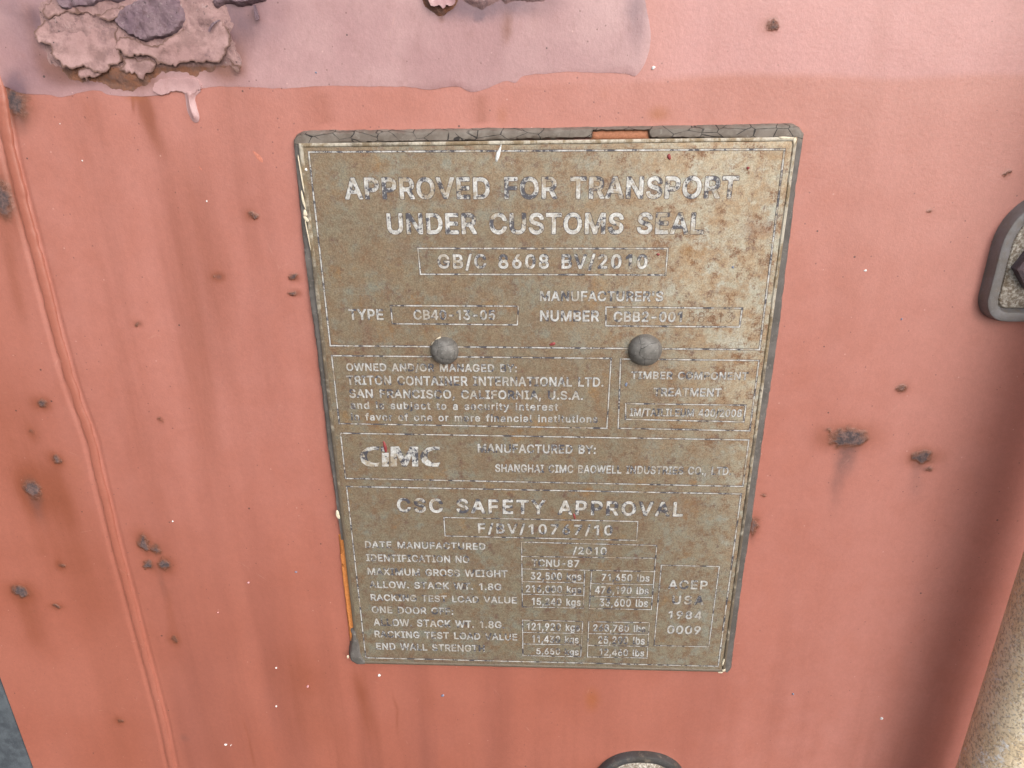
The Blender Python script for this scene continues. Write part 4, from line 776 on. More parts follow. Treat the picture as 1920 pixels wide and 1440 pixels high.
"s": "365|142,-28 180,-31 224,-28 268,-15 304,6 328,31 349,72 354,108 347,148 321,188 284,215 236,231 180,245 140,261 134,268 132,276 136,288 144,297 164,307 184,309 212,306 228,297 239,284 249,264 256,257 264,254 328,267 342,276 346,284 346,296 316,354 288,379 264,393 228,403 188,407 148,404 104,390 73,372 49,348 28,308 24,272 31,232 56,191 96,164 144,147 224,127 236,120 243,112 244,104 241,92 228,80 208,72 180,68 156,71 136,80 125,92 113,120 100,129 88,129 32,117 18,108 13,92 23,56 44,23 69,0 100,-17",
"t": "227|143,-24 166,-27 198,-25 226,-17 235,-4 235,8 224,60 220,68 206,77 174,73 158,75 152,80 149,100 149,300 150,304 154,304 206,304 214,306 222,312 227,324 226,384 219,396 210,401 150,403 149,472 146,482 138,490 126,494 62,494 50,488 43,476 42,404 38,402 -2,401 -10,396 -15,388 -17,380 -17,324 -12,312 -2,305 38,304 42,300 42,92 50,44 78,3 118,-20",
"u": "410|152,-25 181,-28 225,-23 273,1 282,-17 297,-23 361,-23 369,-19 377,-11 380,-1 380,379 376,391 368,399 357,402 293,402 285,399 277,391 273,379 273,155 270,127 262,107 253,95 239,83 221,76 201,73 171,79 154,91 141,115 137,147 137,379 133,391 125,399 117,402 53,402 41,399 33,391 30,379 30,139 35,87 49,47 73,14 105,-10 137,-22",
"v": "389|151,-20 161,-23 229,-23 238,-20 246,-12 393,372 392,388 381,400 369,402 301,402 293,399 286,392 197,147 193,142 103,392 93,400 85,402 17,402 5,399 -3,391 -6,380 -3,368 141,-8",
"w": "567|126,-20 135,-23 199,-23 211,-19 219,-12 283,212 348,-12 355,-19 367,-23 431,-23 446,-16 451,-6 567,372 567,384 560,396 547,402 479,402 467,398 461,392 399,173 395,177 335,392 327,399 319,402 251,402 239,398 233,392 230,384 171,171 167,176 106,392 99,398 87,402 19,402 7,396 1,384 1,372 116,-8",
"x": "379|9,-20 21,-23 89,-23 105,-18 167,72 189,109 273,-18 285,-23 357,-23 365,-22 375,-16 381,-4 377,12 253,192 372,368 374,384 367,396 353,402 281,402 269,398 261,389 189,280 121,388 113,398 101,402 29,402 17,399 10,392 6,380 9,368 126,196 125,192 1,12 -2,-4 1,-12",
"y": "389|57,-165 93,-168 145,-158 189,-127 198,-117 226,-65 393,371 392,387 382,399 373,402 301,402 293,399 286,391 197,147 193,142 101,394 93,400 85,402 17,402 5,399 -2,391 -6,383 -5,371 138,-1 129,-28 113,-57 97,-66 53,-64 45,-69 40,-77 25,-133 25,-145 33,-157",
"z": "380|30,-20 42,-23 338,-23 350,-20 358,-12 362,0 362,56 358,68 350,76 338,79 170,80 353,320 356,328 356,380 354,388 346,398 334,402 46,402 38,400 29,392 25,380 25,320 30,308 38,302 50,300 202,300 207,296 21,56 19,48 19,-4 22,-12"}, "wide": {"A": "480|12,-40 88,-40 100,-37 112,-29 122,-16 164,102 316,101 358,-16 366,-28 380,-37 392,-40 468,-40 487,-32 500,-16 503,-4 501,12 314,520 305,536 292,546 276,549 196,549 176,540 164,525 -22,12 -23,-8 -16,-24 -4,-35|212,240 236,312 240,316 266,240",
"B": "456|56,-40 248,-40 308,-35 360,-19 397,4 407,12 435,48 451,88 457,128 453,180 436,224 416,252 398,268 398,272 422,300 434,336 438,376 434,416 412,467 384,500 348,526 296,543 240,549 56,549 36,541 25,528 20,508 20,-4 23,-16 31,-28 42,-36|168,97 165,100 165,104 165,188 168,191 244,191 272,188 288,181 300,172 312,152 314,136 310,120 304,112 284,102 240,97|168,325 165,328 165,332 165,408 168,412 236,412 268,408 284,399 292,388 295,372 293,356 284,343 272,334 232,325",
"C": "510|263,-47 312,-43 352,-33 392,-16 428,8 459,37 484,73 502,113 513,161 511,173 504,185 496,192 484,198 408,200 396,198 384,192 376,184 355,137 332,113 304,99 268,94 232,99 204,111 180,133 162,161 149,201 143,253 148,305 163,349 181,377 208,399 236,411 264,415 304,410 332,396 352,375 375,325 384,316 400,309 484,310 500,319 512,337 513,353 501,397 483,437 457,473 428,501 392,525 352,542 268,556 200,548 188,544 128,518 76,473 32,405 9,337 0,253 10,165 34,97 73,37 124,-6 136,-13 196,-38",
"D": "502|56,-40 220,-40 304,-30 371,-4 422,36 430,44 468,100 495,176 502,256 494,336 469,408 432,463 424,472 372,513 304,540 228,549 56,549 36,541 25,528 20,508 20,-4 23,-16 31,-28 42,-36|168,97 165,100 165,408 168,412 216,412 264,407 300,392 324,372 344,340 354,304 359,256 354,204 343,168 324,138 296,115 260,102 212,97",
"E": "419|56,-40 376,-40 396,-34 410,-20 415,-4 414,64 408,80 392,93 376,97 168,97 165,100 166,188 360,189 378,196 391,212 395,228 395,288 391,304 381,316 368,324 356,326 168,326 165,328 165,332 165,408 168,412 372,412 392,418 407,432 412,452 411,516 405,532 392,543 372,549 60,549 40,544 25,528 20,508 20,-4 23,-16 31,-28 42,-36",
"F": "410|56,-40 132,-39 148,-32 160,-19 165,0 166,180 348,181 368,188 380,200 386,216 386,280 382,296 372,308 360,315 348,318 168,318 165,320 165,324 165,408 168,412 372,412 388,417 404,432 409,452 408,516 402,532 388,544 368,549 56,549 36,541 25,528 20,508 20,-4 23,-16 31,-28 42,-36",
"G": "520|265,-47 336,-39 392,-18 450,25 487,73 509,129 518,197 518,253 516,269 509,281 496,292 484,295 284,296 268,293 252,281 243,261 243,197 249,177 260,166 276,160 364,159 366,157 360,141 345,121 324,106 300,97 272,94 236,98 208,109 180,133 162,161 149,201 144,257 148,305 161,345 180,377 204,398 232,411 264,416 304,409 333,393 354,369 376,325 388,314 400,310 484,310 503,321 509,329 513,341 513,357 503,397 484,435 460,470 428,500 392,525 352,542 308,553 264,556 192,547 134,521 124,515 72,471 32,409 9,341 0,253 9,165 34,97 74,37 132,-11 196,-38",
"H": "517|56,-40 132,-39 149,-32 162,-16 165,0 165,188 168,192 348,192 352,188 352,-4 360,-24 374,-36 392,-40 464,-39 476,-35 489,-24 495,-12 497,0 497,508 492,528 480,541 460,549 388,549 368,541 357,528 352,512 352,332 348,329 168,329 165,332 165,512 158,532 144,544 124,549 52,548 40,544 27,532 22,520 20,508 20,-4 23,-16 31,-28 42,-36",
"I": "300|27,-40 271,-40 291,-33 299,-26 306,-16 309,0 309,60 302,80 291,90 279,96 227,97 223,100 223,411 279,413 295,422 306,436 309,452 308,516 299,535 283,546 267,549 27,549 7,541 -6,524 -9,512 -9,448 -1,428 7,420 19,414 75,412 78,408 78,100 75,97 27,97 15,94 -2,80 -9,60 -7,-12 -1,-24 7,-32",
"J": "396|181,-47 257,-35 313,-2 326,9 364,69 376,145 376,509 374,521 368,533 357,543 345,548 261,548 244,537 234,521 232,509 232,149 227,117 217,102 205,94 185,91 165,94 153,101 143,117 136,185 126,201 113,210 97,213 25,212 5,202 -5,185 -7,141 6,69 43,9 53,-1 109,-34",
"K": "467|56,-40 132,-39 148,-32 160,-20 165,0 165,148 166,152 192,180 196,178 340,-24 348,-32 368,-40 452,-40 468,-35 481,-24 489,-4 488,8 484,20 295,284 480,485 487,500 487,516 483,528 472,541 460,547 448,549 360,549 344,544 335,536 168,356 165,360 165,512 162,524 156,534 144,544 132,548 60,549 41,544 27,532 22,520 20,508 20,-4 23,-16 31,-28 42,-36",
"L": "393|56,-40 364,-40 379,-36 390,-28 398,-16 401,-4 399,68 390,84 376,94 360,97 168,97 165,100 165,512 160,528 152,538 140,546 128,549 48,547 36,541 28,533 23,524 20,512 20,-4 23,-16 31,-28 42,-36",
"M": "628|56,-40 132,-39 148,-30 159,-16 162,0 162,188 164,197 249,-16 257,-28 268,-36 284,-40 344,-40 360,-36 372,-26 379,-16 460,192 464,184 464,0 469,-20 484,-35 500,-40 572,-40 584,-37 597,-28 605,-16 608,0 608,508 605,524 596,537 584,546 572,549 476,549 457,544 444,533 439,524 316,206 312,207 189,524 181,536 168,546 148,549 56,549 41,544 31,536 23,524 20,508 20,0 23,-16 31,-28 42,-36",
"N": "523|56,-40 136,-38 154,-28 163,-12 165,0 165,260 168,268 360,-30 372,-37 384,-40 464,-40 481,-36 495,-24 501,-12 503,0 503,508 500,524 488,540 468,549 392,548 374,540 362,524 359,508 359,244 356,237 164,537 152,546 140,549 60,549 41,544 27,532 22,520 20,508 20,-4 23,-16 31,-28 42,-36",
"O": "533|263,-47 344,-36 404,-9 460,37 500,97 524,165 533,253 524,341 500,410 460,470 400,521 340,546 268,556 200,548 188,544 128,518 76,473 32,405 9,337 0,253 9,169 31,105 36,93 74,37 124,-6 136,-13 196,-38|240,97 204,111 180,133 162,161 149,201 144,257 149,309 161,345 181,377 208,400 232,410 268,415 300,411 328,398 353,377 371,349 386,305 390,253 386,205 372,161 352,132 328,111 296,97 268,94",
"P": "445|56,-40 132,-39 148,-32 160,-20 165,0 165,144 168,146 236,146 296,152 348,170 394,204 426,248 443,296 449,344 443,400 427,444 420,456 392,492 352,521 296,542 236,549 56,549 36,541 25,528 20,508 20,-4 23,-16 31,-28 42,-36|168,282 165,284 165,288 165,408 168,412 228,412 260,409 276,404 288,395 297,384 302,368 304,348 301,324 297,312 288,300 276,291 260,285 228,282",
"Q": "533|397,-88 476,-87 488,-82 496,-76 506,-60 508,-44 503,-28 458,32 459,36 499,96 525,172 533,256 524,340 500,410 464,464 456,474 404,518 344,545 332,548 268,556 192,546 124,515 76,472 35,412 9,336 0,260 9,168 37,92 75,36 128,-9 200,-39 268,-47 344,-38 372,-76 384,-84|232,99 204,111 184,129 161,164 148,204 143,252 148,304 162,348 181,376 204,398 236,411 268,415 296,412 330,396 352,377 371,348 386,304 390,252 386,204 368,156 364,157 340,188 324,197 244,199 232,197 223,192 209,176 205,156 212,136 239,100 236,98",
"R": "449|56,-40 132,-39 148,-32 160,-20 165,-4 165,152 165,156 168,158 220,158 223,156 318,-20 332,-34 352,-40 432,-40 448,-34 463,-20 468,-4 465,16 369,192 396,212 423,248 443,296 449,352 444,404 425,452 400,488 392,496 352,524 300,543 236,549 56,549 36,541 25,528 20,508 20,-4 23,-16 31,-28 42,-36|168,295 165,300 165,408 168,412 232,412 260,410 280,403 292,394 299,384 302,372 305,352 303,332 299,320 288,309 280,303 260,297 232,295",
"S": "447|220,-49 290,-42 341,-25 386,3 418,40 440,83 448,139 444,179 431,215 382,270 326,301 190,343 162,361 157,367 156,375 158,387 170,403 182,411 198,416 222,419 254,414 278,404 290,391 304,355 314,345 326,339 410,339 427,347 438,363 441,383 431,431 410,471 378,505 326,537 282,550 226,556 170,550 126,536 74,505 42,471 21,427 12,375 13,363 23,311 59,259 114,222 170,201 278,168 298,154 304,147 305,139 298,119 282,104 270,97 250,92 226,89 178,98 166,104 153,115 147,127 141,151 134,163 122,173 106,177 26,175 14,169 6,161 1,151 -2,139 10,78 33,35 66,0 118,-30 166,-44",
"T": "449|189,-40 264,-39 281,-32 294,-16 297,0 297,408 300,412 420,412 435,416 446,424 454,436 457,448 457,512 450,532 432,546 416,549 28,549 8,541 -5,524 -8,512 -8,448 -3,432 8,420 28,412 152,411 153,-4 156,-16 164,-28 176,-36",
"U": "517|255,-48 324,-41 384,-19 429,12 462,52 470,64 488,110 497,172 497,512 490,532 472,546 456,549 384,548 368,540 356,525 353,508 353,180 349,152 340,131 328,116 313,104 288,95 260,92 228,96 204,105 188,116 177,132 167,156 164,180 164,508 159,528 148,541 132,548 60,549 48,547 36,541 23,524 20,508 20,172 29,108 50,60 81,20 88,12 128,-16 140,-23 192,-41",
"V": "480|200,-40 284,-39 302,-32 315,-16 501,496 503,512 500,524 492,536 480,545 464,549 392,549 376,544 362,532 240,188 122,520 116,533 104,543 92,548 16,549 -4,544 -13,536 -20,527 -24,512 -22,496 167,-16 180,-32",
"W": "686|151,-40 236,-39 252,-33 264,-21 340,253 344,257 417,-12 423,-24 436,-35 452,-40 536,-39 548,-36 559,-28 568,-12 709,500 708,520 696,539 684,546 672,549 600,549 584,544 570,532 565,520 492,238 418,520 412,533 400,543 380,549 304,549 287,544 273,532 268,520 196,248 192,242 120,520 115,532 100,545 84,549 12,549 -3,544 -13,536 -22,520 -23,500 117,-12 123,-24 131,-32",
"X": "474|14,-40 94,-40 115,-32 126,-20 234,136 238,137 350,-24 362,-35 378,-40 458,-40 474,-36 488,-24 496,-4 495,8 491,20 325,264 482,492 486,504 484,520 479,532 470,541 458,547 446,549 370,549 350,541 341,532 238,383 137,532 126,542 106,549 26,549 10,544 -2,535 -8,524 -11,512 -10,500 -6,489 151,260 -19,16 -22,-4 -17,-20 -6,-32",
"Y": "472|199,-40 276,-39 292,-32 305,-16 308,0 308,196 491,492 495,508 492,523 484,536 472,545 456,549 380,549 368,547 356,540 346,528 236,348 124,531 112,543 92,549 12,549 -8,541 -21,524 -24,504 -18,488 163,196 164,-8 168,-20 176,-30 188,-37",
"Z": "438|38,-40 400,-40 417,-36 432,-22 439,-4 438,64 432,80 416,93 400,97 204,97 198,100 433,444 437,460 437,512 432,528 420,541 408,547 396,549 40,549 21,544 7,532 0,512 0,448 5,432 20,417 40,412 236,412 240,408 6,64 2,48 4,-12 8,-22 16,-31 28,-38",
"0": "453|223,-47 284,-39 296,-35 348,-7 390,37 423,105 440,173 445,253 439,337 423,405 391,469 348,515 300,542 288,547 228,556 168,548 156,544 104,515 62,469 30,405 14,337 8,253 13,173 30,105 64,37 100,-3 112,-12 160,-37|212,93 204,95 188,106 174,125 162,153 153,201 149,257 153,309 161,349 175,385 192,406 208,415 228,419 244,416 262,405 280,381 292,353 300,309 304,253 300,197 292,157 279,125 264,105 248,95 228,91",
"1": "400|208,-40 278,-40 290,-37 308,-24 316,-4 316,512 313,524 305,536 294,545 282,548 198,549 179,544 59,456 50,444 46,432 46,352 52,336 66,323 82,318 102,321 170,370 172,368 172,-4 175,-16 183,-28 194,-36",
"2": "453|60,-40 392,-40 412,-32 426,-16 429,0 429,60 424,76 412,89 392,97 252,97 246,100 296,153 369,236 409,304 420,364 421,376 415,420 396,464 364,503 324,533 276,550 232,555 172,550 124,531 88,506 50,460 33,416 26,360 32,340 40,331 52,324 64,322 128,322 148,328 158,336 165,348 169,380 176,396 182,404 192,412 208,418 224,419 260,410 274,396 279,372 272,341 248,304 28,65 24,48 26,-12 32,-24 40,-32",
"3": "453|214,-47 276,-41 332,-21 369,5 400,40 426,93 433,149 425,197 406,241 368,285 328,310 302,321 401,433 410,449 412,461 411,517 407,529 400,537 384,547 372,549 68,549 56,547 46,541 38,533 32,521 30,509 31,445 37,429 48,418 68,412 196,412 201,409 127,325 120,313 117,301 117,245 124,225 136,214 148,209 232,205 256,198 272,186 280,176 287,161 289,145 282,117 271,105 260,99 216,91 180,97 166,105 153,121 143,153 136,161 124,169 108,172 36,171 16,161 5,141 5,125 14,77 38,33 76,-4 116,-26 160,-41",
"4": "453|278,-40 348,-40 368,-31 378,-20 382,-8 383,64 416,65 432,70 447,84 453,100 453,168 446,188 436,197 424,203 388,205 383,208 383,512 380,524 372,536 360,545 348,549 244,549 232,545 221,536 7,188 0,168 0,100 6,84 16,73 28,67 40,65 240,65 242,-4 244,-13 250,-24 258,-32|184,206 183,208 240,301 242,208 236,205",
"5": "453|217,-47 276,-40 332,-17 372,13 400,51 423,105 431,161 427,209 415,249 398,281 373,313 344,338 304,360 272,369 232,374 184,367 182,369 188,412 368,412 380,415 392,422 401,433 405,445 406,513 403,525 396,535 388,542 376,548 92,549 72,541 64,533 58,521 27,257 28,245 32,233 43,221 56,214 128,206 144,209 180,230 216,236 236,234 256,226 268,215 276,205 284,185 288,161 285,141 279,125 268,109 252,97 240,92 224,91 192,97 171,113 166,121 160,141 155,153 147,161 136,167 120,170 48,168 31,157 21,137 20,125 28,81 50,37 88,-3 124,-26 164,-40",
"6": "453|222,-47 280,-41 326,-23 336,-16 372,12 400,49 423,105 429,157 424,205 404,261 376,297 337,329 292,346 263,353 354,485 360,497 362,513 356,530 344,542 328,548 248,549 232,544 220,533 103,361 44,257 28,205 24,161 30,105 48,56 76,17 84,9 124,-21 172,-40|224,89 208,91 196,97 181,109 167,137 165,157 168,181 181,205 196,218 208,223 224,225 244,223 256,217 268,208 279,193 283,181 287,157 284,136 279,121 268,106 257,97 244,91",
"7": "453|93,-40 174,-39 189,-32 200,-20 429,436 431,448 430,516 424,532 410,544 390,549 62,549 42,544 27,528 22,512 22,448 27,432 42,417 62,412 254,412 258,408 59,12 58,-8 65,-24 78,-35",
"8": "453|222,-47 280,-42 328,-27 376,1 409,37 430,77 434,89 441,133 436,173 423,213 403,245 379,269 394,289 414,329 422,377 415,429 396,469 364,506 324,534 276,550 224,556 176,550 128,534 88,508 55,469 37,429 30,377 38,329 58,289 73,269 50,245 28,211 16,173 12,133 18,89 22,77 43,37 76,2 124,-27 168,-41|200,92 184,97 172,104 163,113 158,125 156,137 158,153 163,165 172,176 188,187 204,193 224,195 248,192 264,187 279,177 289,165 294,153 296,141 294,125 288,113 268,97 252,92 224,89|216,333 192,339 180,350 175,361 174,373 175,389 179,397 192,411 224,419 260,411 272,401 277,389 277,365 272,351 264,342 256,337 228,331",
"9": "453|126,-40 204,-40 216,-37 229,-28 350,148 409,252 424,300 429,348 424,396 404,452 372,495 336,524 324,531 280,549 220,556 172,549 124,529 77,492 50,456 31,408 24,352 28,304 49,248 78,208 116,180 164,160 189,156 92,12 90,-4 96,-22 108,-34|224,284 196,291 181,304 173,316 169,328 165,352 172,384 184,402 196,412 208,417 228,420 244,418 256,412 270,400 278,388 285,372 287,348 284,328 277,312 269,300 259,292 244,286",
"/": "249|10,-116 82,-114 100,-104 109,-88 274,524 274,540 270,552 260,564 246,571 178,573 166,571 150,562 140,544 -25,-68 -25,-84 -18,-100 -6,-111",
"-": "453|110,148 338,148 354,152 369,164 376,180 377,244 374,260 366,271 358,278 338,284 114,284 98,281 82,268 75,252 74,184 77,172 85,160 96,152",
".": "188|91,-44 126,-39 156,-20 175,8 181,40 176,72 157,100 130,119 94,127 62,120 34,101 15,72 10,40 16,8 34,-19 62,-38",
",": "188|34,-159 94,-158 110,-149 121,-135 177,65 177,77 173,89 166,98 154,107 138,111 62,111 46,105 32,89 28,77 -2,-119 1,-135 9,-147 20,-155",
":": "188|91,-44 126,-39 156,-20 175,8 181,40 176,72 157,100 130,119 94,127 62,120 34,101 15,72 10,40 16,8 34,-19 62,-38|85,232 98,231 126,236 154,254 174,282 181,312 175,348 157,376 130,395 98,402 62,396 34,377 16,348 10,320 16,284 34,256 62,237",
"'": "206|74,278 138,279 157,290 166,306 176,514 172,526 166,535 158,542 146,548 70,549 58,547 42,538 31,518 39,310 43,298 50,289 62,281",
"&": "448|193,-47 246,-41 286,-30 322,-13 338,-31 354,-39 446,-39 458,-34 470,-24 477,-11 478,1 476,13 470,24 416,89 436,133 444,173 448,225 446,237 439,249 426,260 414,263 342,263 330,259 318,250 306,223 278,257 322,300 353,349 364,405 358,445 344,477 318,510 286,533 242,549 202,553 158,549 114,534 81,509 56,477 40,437 35,397 38,365 52,325 79,281 55,261 12,209 -2,173 -6,133 0,89 4,77 20,41 50,5 98,-26 142,-41|174,88 162,93 150,101 142,111 138,129 139,141 142,149 166,173 231,97 227,93 214,89 194,87|190,367 182,381 178,397 181,409 190,417 202,420 210,419 218,414 221,409 218,393 206,379",
"a": "389|156,-49 226,-37 246,-26 258,-35 270,-39 342,-40 354,-36 365,-29 371,-21 376,-9 377,251 371,303 357,339 334,371 305,395 246,418 190,424 122,414 86,400 52,375 26,348 2,299 3,279 14,261 26,254 76,239 76,235 58,228 30,208 6,175 -5,147 -10,111 -5,67 -1,55 14,23 46,-12 82,-33 118,-44|162,87 146,90 138,95 133,107 134,112 150,122 182,129 235,135 226,111 210,96 190,88 170,86|138,254 136,255 146,271 162,283 194,290 222,284 230,276 232,271 230,268 226,266",
"b": "424|225,-48 285,-40 329,-21 369,12 380,24 407,68 424,124 430,188 423,256 403,316 377,356 337,393 285,416 233,424 189,420 157,411 154,416 154,512 151,524 145,534 133,544 117,549 41,547 29,541 21,533 16,524 13,512 13,0 15,-12 25,-29 45,-39 117,-40 129,-36 145,-26 157,-33 188,-44|213,88 201,90 188,96 171,112 163,128 156,156 153,188 156,224 163,248 173,268 185,279 197,285 221,289 241,286 253,280 269,264 279,244 285,220 288,188 285,156 279,132 268,112 253,97 241,90",
"c": "396|203,-48 271,-40 330,-11 374,34 399,84 403,100 398,121 390,131 382,137 306,157 290,155 278,148 269,136 255,108 246,99 230,91 206,87 186,90 170,98 155,116 145,132 139,156 136,188 138,216 146,244 157,264 170,278 186,287 206,289 230,286 246,278 255,268 269,240 276,232 290,224 302,222 378,240 394,253 402,272 399,292 373,344 330,387 270,416 206,424 150,417 102,397 90,390 52,356 18,304 1,252 -6,188 1,124 18,72 51,20 90,-14 102,-21 150,-41",
"d": "424|191,-48 237,-44 282,-26 294,-35 306,-39 378,-39 398,-30 410,-12 412,0 412,512 409,524 402,535 394,542 382,548 306,549 290,543 278,532 271,512 270,410 234,420 190,424 138,416 87,392 44,352 18,309 1,256 -6,188 0,124 18,68 45,24 82,-12 94,-20 138,-40|198,88 186,90 173,96 157,112 146,132 139,156 136,188 139,220 145,244 155,264 170,279 182,285 206,289 222,287 237,280 253,264 262,248 269,224 272,188 269,156 261,128 250,109 238,97 226,91",
"e": "404|208,-48 254,-45 298,-33 334,-13 365,12 388,44 404,80 405,96 401,108 392,120 380,128 398,140 407,152 411,164 411,192 408,248 394,296 375,336 348,368 314,395 282,411 206,424 150,417 138,413 93,392 52,356 18,304 -1,248 -6,188 1,124 18,72 51,20 90,-14 102,-21 150,-41|198,88 186,90 170,97 157,108 146,124 146,129 272,128 258,104 241,92 210,86|154,262 153,264 156,268 170,280 186,287 206,290 226,287 238,281 254,264 250,261",
"f": "254|77,-40 150,-39 166,-32 177,-20 182,0 182,284 186,287 230,287 242,290 258,300 267,316 268,384 259,404 246,415 234,418 183,420 183,428 188,432 206,433 226,428 242,431 256,440 265,456 282,512 281,532 276,544 266,553 230,566 178,569 122,557 90,538 63,508 47,476 40,420 2,419 -10,416 -25,404 -33,388 -34,324 -27,304 -18,295 -6,289 38,287 41,284 41,-4 44,-16 52,-28 63,-36",
"g": "425|203,-191 258,-186 302,-174 345,-151 382,-114 405,-67 412,-11 412,381 409,393 402,405 394,412 382,418 306,418 294,414 282,405 278,404 266,411 230,422 194,424 146,418 134,414 90,395 49,357 18,309 1,257 -6,189 2,121 19,73 46,31 54,22 86,-3 30,-35 21,-43 11,-63 11,-75 15,-87 54,-139 114,-175 162,-188|198,-55 170,-50 150,-37 145,-31 146,-30 198,-35 234,-31 266,-21 268,-23 266,-31 256,-43 238,-53 210,-56|190,101 182,102 166,111 156,121 147,137 138,165 136,193 138,219 148,249 156,265 167,277 182,286 206,289 226,286 242,277 254,265 262,249 270,221 272,193 269,161 262,136 254,121 242,110 226,102 206,99",
"h": "410|49,-40 121,-39 138,-32 151,-16 154,0 154,224 156,248 162,264 169,274 181,282 205,288 231,284 243,276 252,260 256,232 256,0 261,-20 273,-33 289,-39 361,-40 373,-37 385,-28 394,-16 397,-4 397,244 392,292 376,340 345,381 313,405 277,418 225,424 177,418 157,409 154,412 152,520 147,532 139,540 129,546 117,549 41,547 29,541 21,533 16,524 13,512 13,-4 16,-16 24,-28 35,-36",
"i": "167|49,-40 125,-38 137,-32 145,-25 151,-16 154,-4 154,380 148,400 141,408 129,416 144,428 158,448 165,472 166,488 159,516 141,541 113,559 85,564 53,559 26,540 8,516 1,484 5,460 9,448 24,428 38,416 21,403 15,392 13,380 13,-4 16,-16 24,-28 35,-36",
"j": "167|-14,-183 6,-183 46,-178 86,-163 114,-141 134,-114 140,-103 151,-67 154,-31 154,381 147,401 129,417 145,429 158,449 166,485 160,513 142,540 117,557 90,563 78,564 54,559 26,542 8,517 1,489 1,477 9,449 22,429 38,417 20,401 13,381 13,-27 10,-43 6,-46 -22,-49 -38,-58 -47,-71 -50,-87 -50,-147 -47,-159 -34,-175",
"k": "381|49,-40 121,-39 133,-35 146,-24 154,-4 154,104 157,109 262,-24 277,-36 293,-40 381,-39 393,-34 401,-27 409,-16 412,-4 410,12 404,24 255,212 257,216 393,356 400,376 396,396 382,412 365,419 281,419 269,416 257,408 157,306 154,312 153,516 149,528 141,538 129,546 117,549 41,547 29,541 21,533 16,524 13,512 13,-4 16,-16 24,-28 35,-36",
"l": "189|135,-42 165,-41 197,-34 209,-26 215,-18 221,2 209,62 202,78 193,86 181,92 157,93 154,102 154,514 145,534 136,542 125,547 45,548 33,544 22,534 15,522 13,510 13,82 18,42 24,26 40,-2 49,-11 89,-35",
"m": "610|49,-40 121,-39 138,-32 151,-16 154,0 154,232 156,256 161,269 171,280 201,289 213,288 225,281 231,272 234,256 234,-4 239,-20 249,-31 269,-40 337,-40 357,-33 370,-20 375,0 375,244 383,272 397,286 417,290 433,288 447,280 452,272 456,252 456,0 461,-20 473,-33 493,-40 561,-40 581,-32 592,-20 597,-4 597,256 591,308 576,348 552,380 513,409 477,422 437,426 365,412 321,382 309,394 273,417 221,426 161,415 145,406 141,406 127,416 113,419 49,419 37,416 26,408 17,396 13,380 13,-4 16,-16 24,-28 35,-36",
"n": "410|49,-40 121,-39 137,-32 149,-19 154,0 154,224 156,248 162,264 172,276 193,287 209,289 233,283 243,276 252,260 256,232 256,0 261,-20 277,-35 297,-40 365,-39 381,-32 392,-20 397,0 397,240 392,292 374,344 349,377 317,402 273,419 225,424 177,418 145,403 129,415 117,419 49,419 33,414 19,400 13,380 13,-4 16,-16 24,-28 35,-36",
"o": "415|203,-48 266,-41 310,-23 323,-16 362,19 395,68 414,120 421,188 414,256 395,308 362,357 326,389 314,397 266,417 206,424 150,417 102,397 90,390 52,356 18,304 1,252 -6,188 1,124 18,72 51,20 90,-14 102,-21 150,-41|198,88 186,90 170,98 155,116 145,132 139,156 136,188 138,216 145,240 157,264 170,278 182,285 206,289 230,286 246,277 258,264 269,244 276,220 279,184 276,156 270,135 259,112 246,99 230,90 206,87",
"p": "424|49,-183 121,-182 133,-178 146,-167 154,-147 154,-35 157,-33 189,-44 229,-48 289,-39 333,-18 373,16 405,65 425,129 430,189 424,253 407,309 379,353 341,389 329,398 285,416 229,424 189,420 157,411 145,404 129,415 117,419 49,419 29,411 17,397 13,377 13,-147 16,-159 24,-171 35,-179|205,89 185,98 173,110 163,129 156,157 153,189 156,221 163,249 175,269 185,279 197,285 221,289 241,286 257,277 269,265 277,249 286,217 288,189 286,161 277,129 269,113 257,101 237,89 221,87",
"q": "424|307,-183 382,-182 401,-171 407,-163 411,-151 411,389 405,401 398,409 386,416 374,419 306,418 294,414 282,405 278,404 266,411 230,421 194,424 142,417 94,397 84,389 48,357 18,309 -1,249 -6,189 1,121 18,68 44,25 50,17 90,-18 138,-40 190,-48 234,-44 270,-33 272,-151 276,-163 282,-171 294,-179|190,89 182,91 167,101 156,113 146,133 138,161 136,189 138,217 145,245 158,268 170,279 182,285 206,289 226,286 238,280 253,265 262,249 269,221 272,189 270,161 261,129 251,109 242,101 222,90 206,88",
"r": "259|49,-40 121,-39 138,-32 151,-16 154,0 154,232 156,252 165,269 181,280 209,286 249,283 265,289 277,300 283,320 283,388 275,408 260,420 245,424 209,425 169,418 141,406 129,415 117,419 49,419 29,411 17,396 13,380 13,-4 16,-16 24,-28 35,-36",
"s": "365|178,-48 236,-43 276,-31 314,-8 342,20 348,30 365,64 371,104 362,156 337,196 296,228 275,236 340,253 352,262 360,272 364,284 363,300 333,360 304,389 271,408 232,420 188,424 140,420 100,407 61,384 30,352 13,316 7,280 7,268 15,224 43,180 91,148 16,129 3,116 -4,96 -3,84 10,44 31,12 60,-14 100,-35 140,-45|160,88 148,93 140,100 125,132 128,135 204,115 220,110 227,104 220,95 204,89 180,85|224,251 184,261 152,275 150,276 151,280 168,290 188,292 208,289 217,284 224,276 237,252 236,250 232,249",
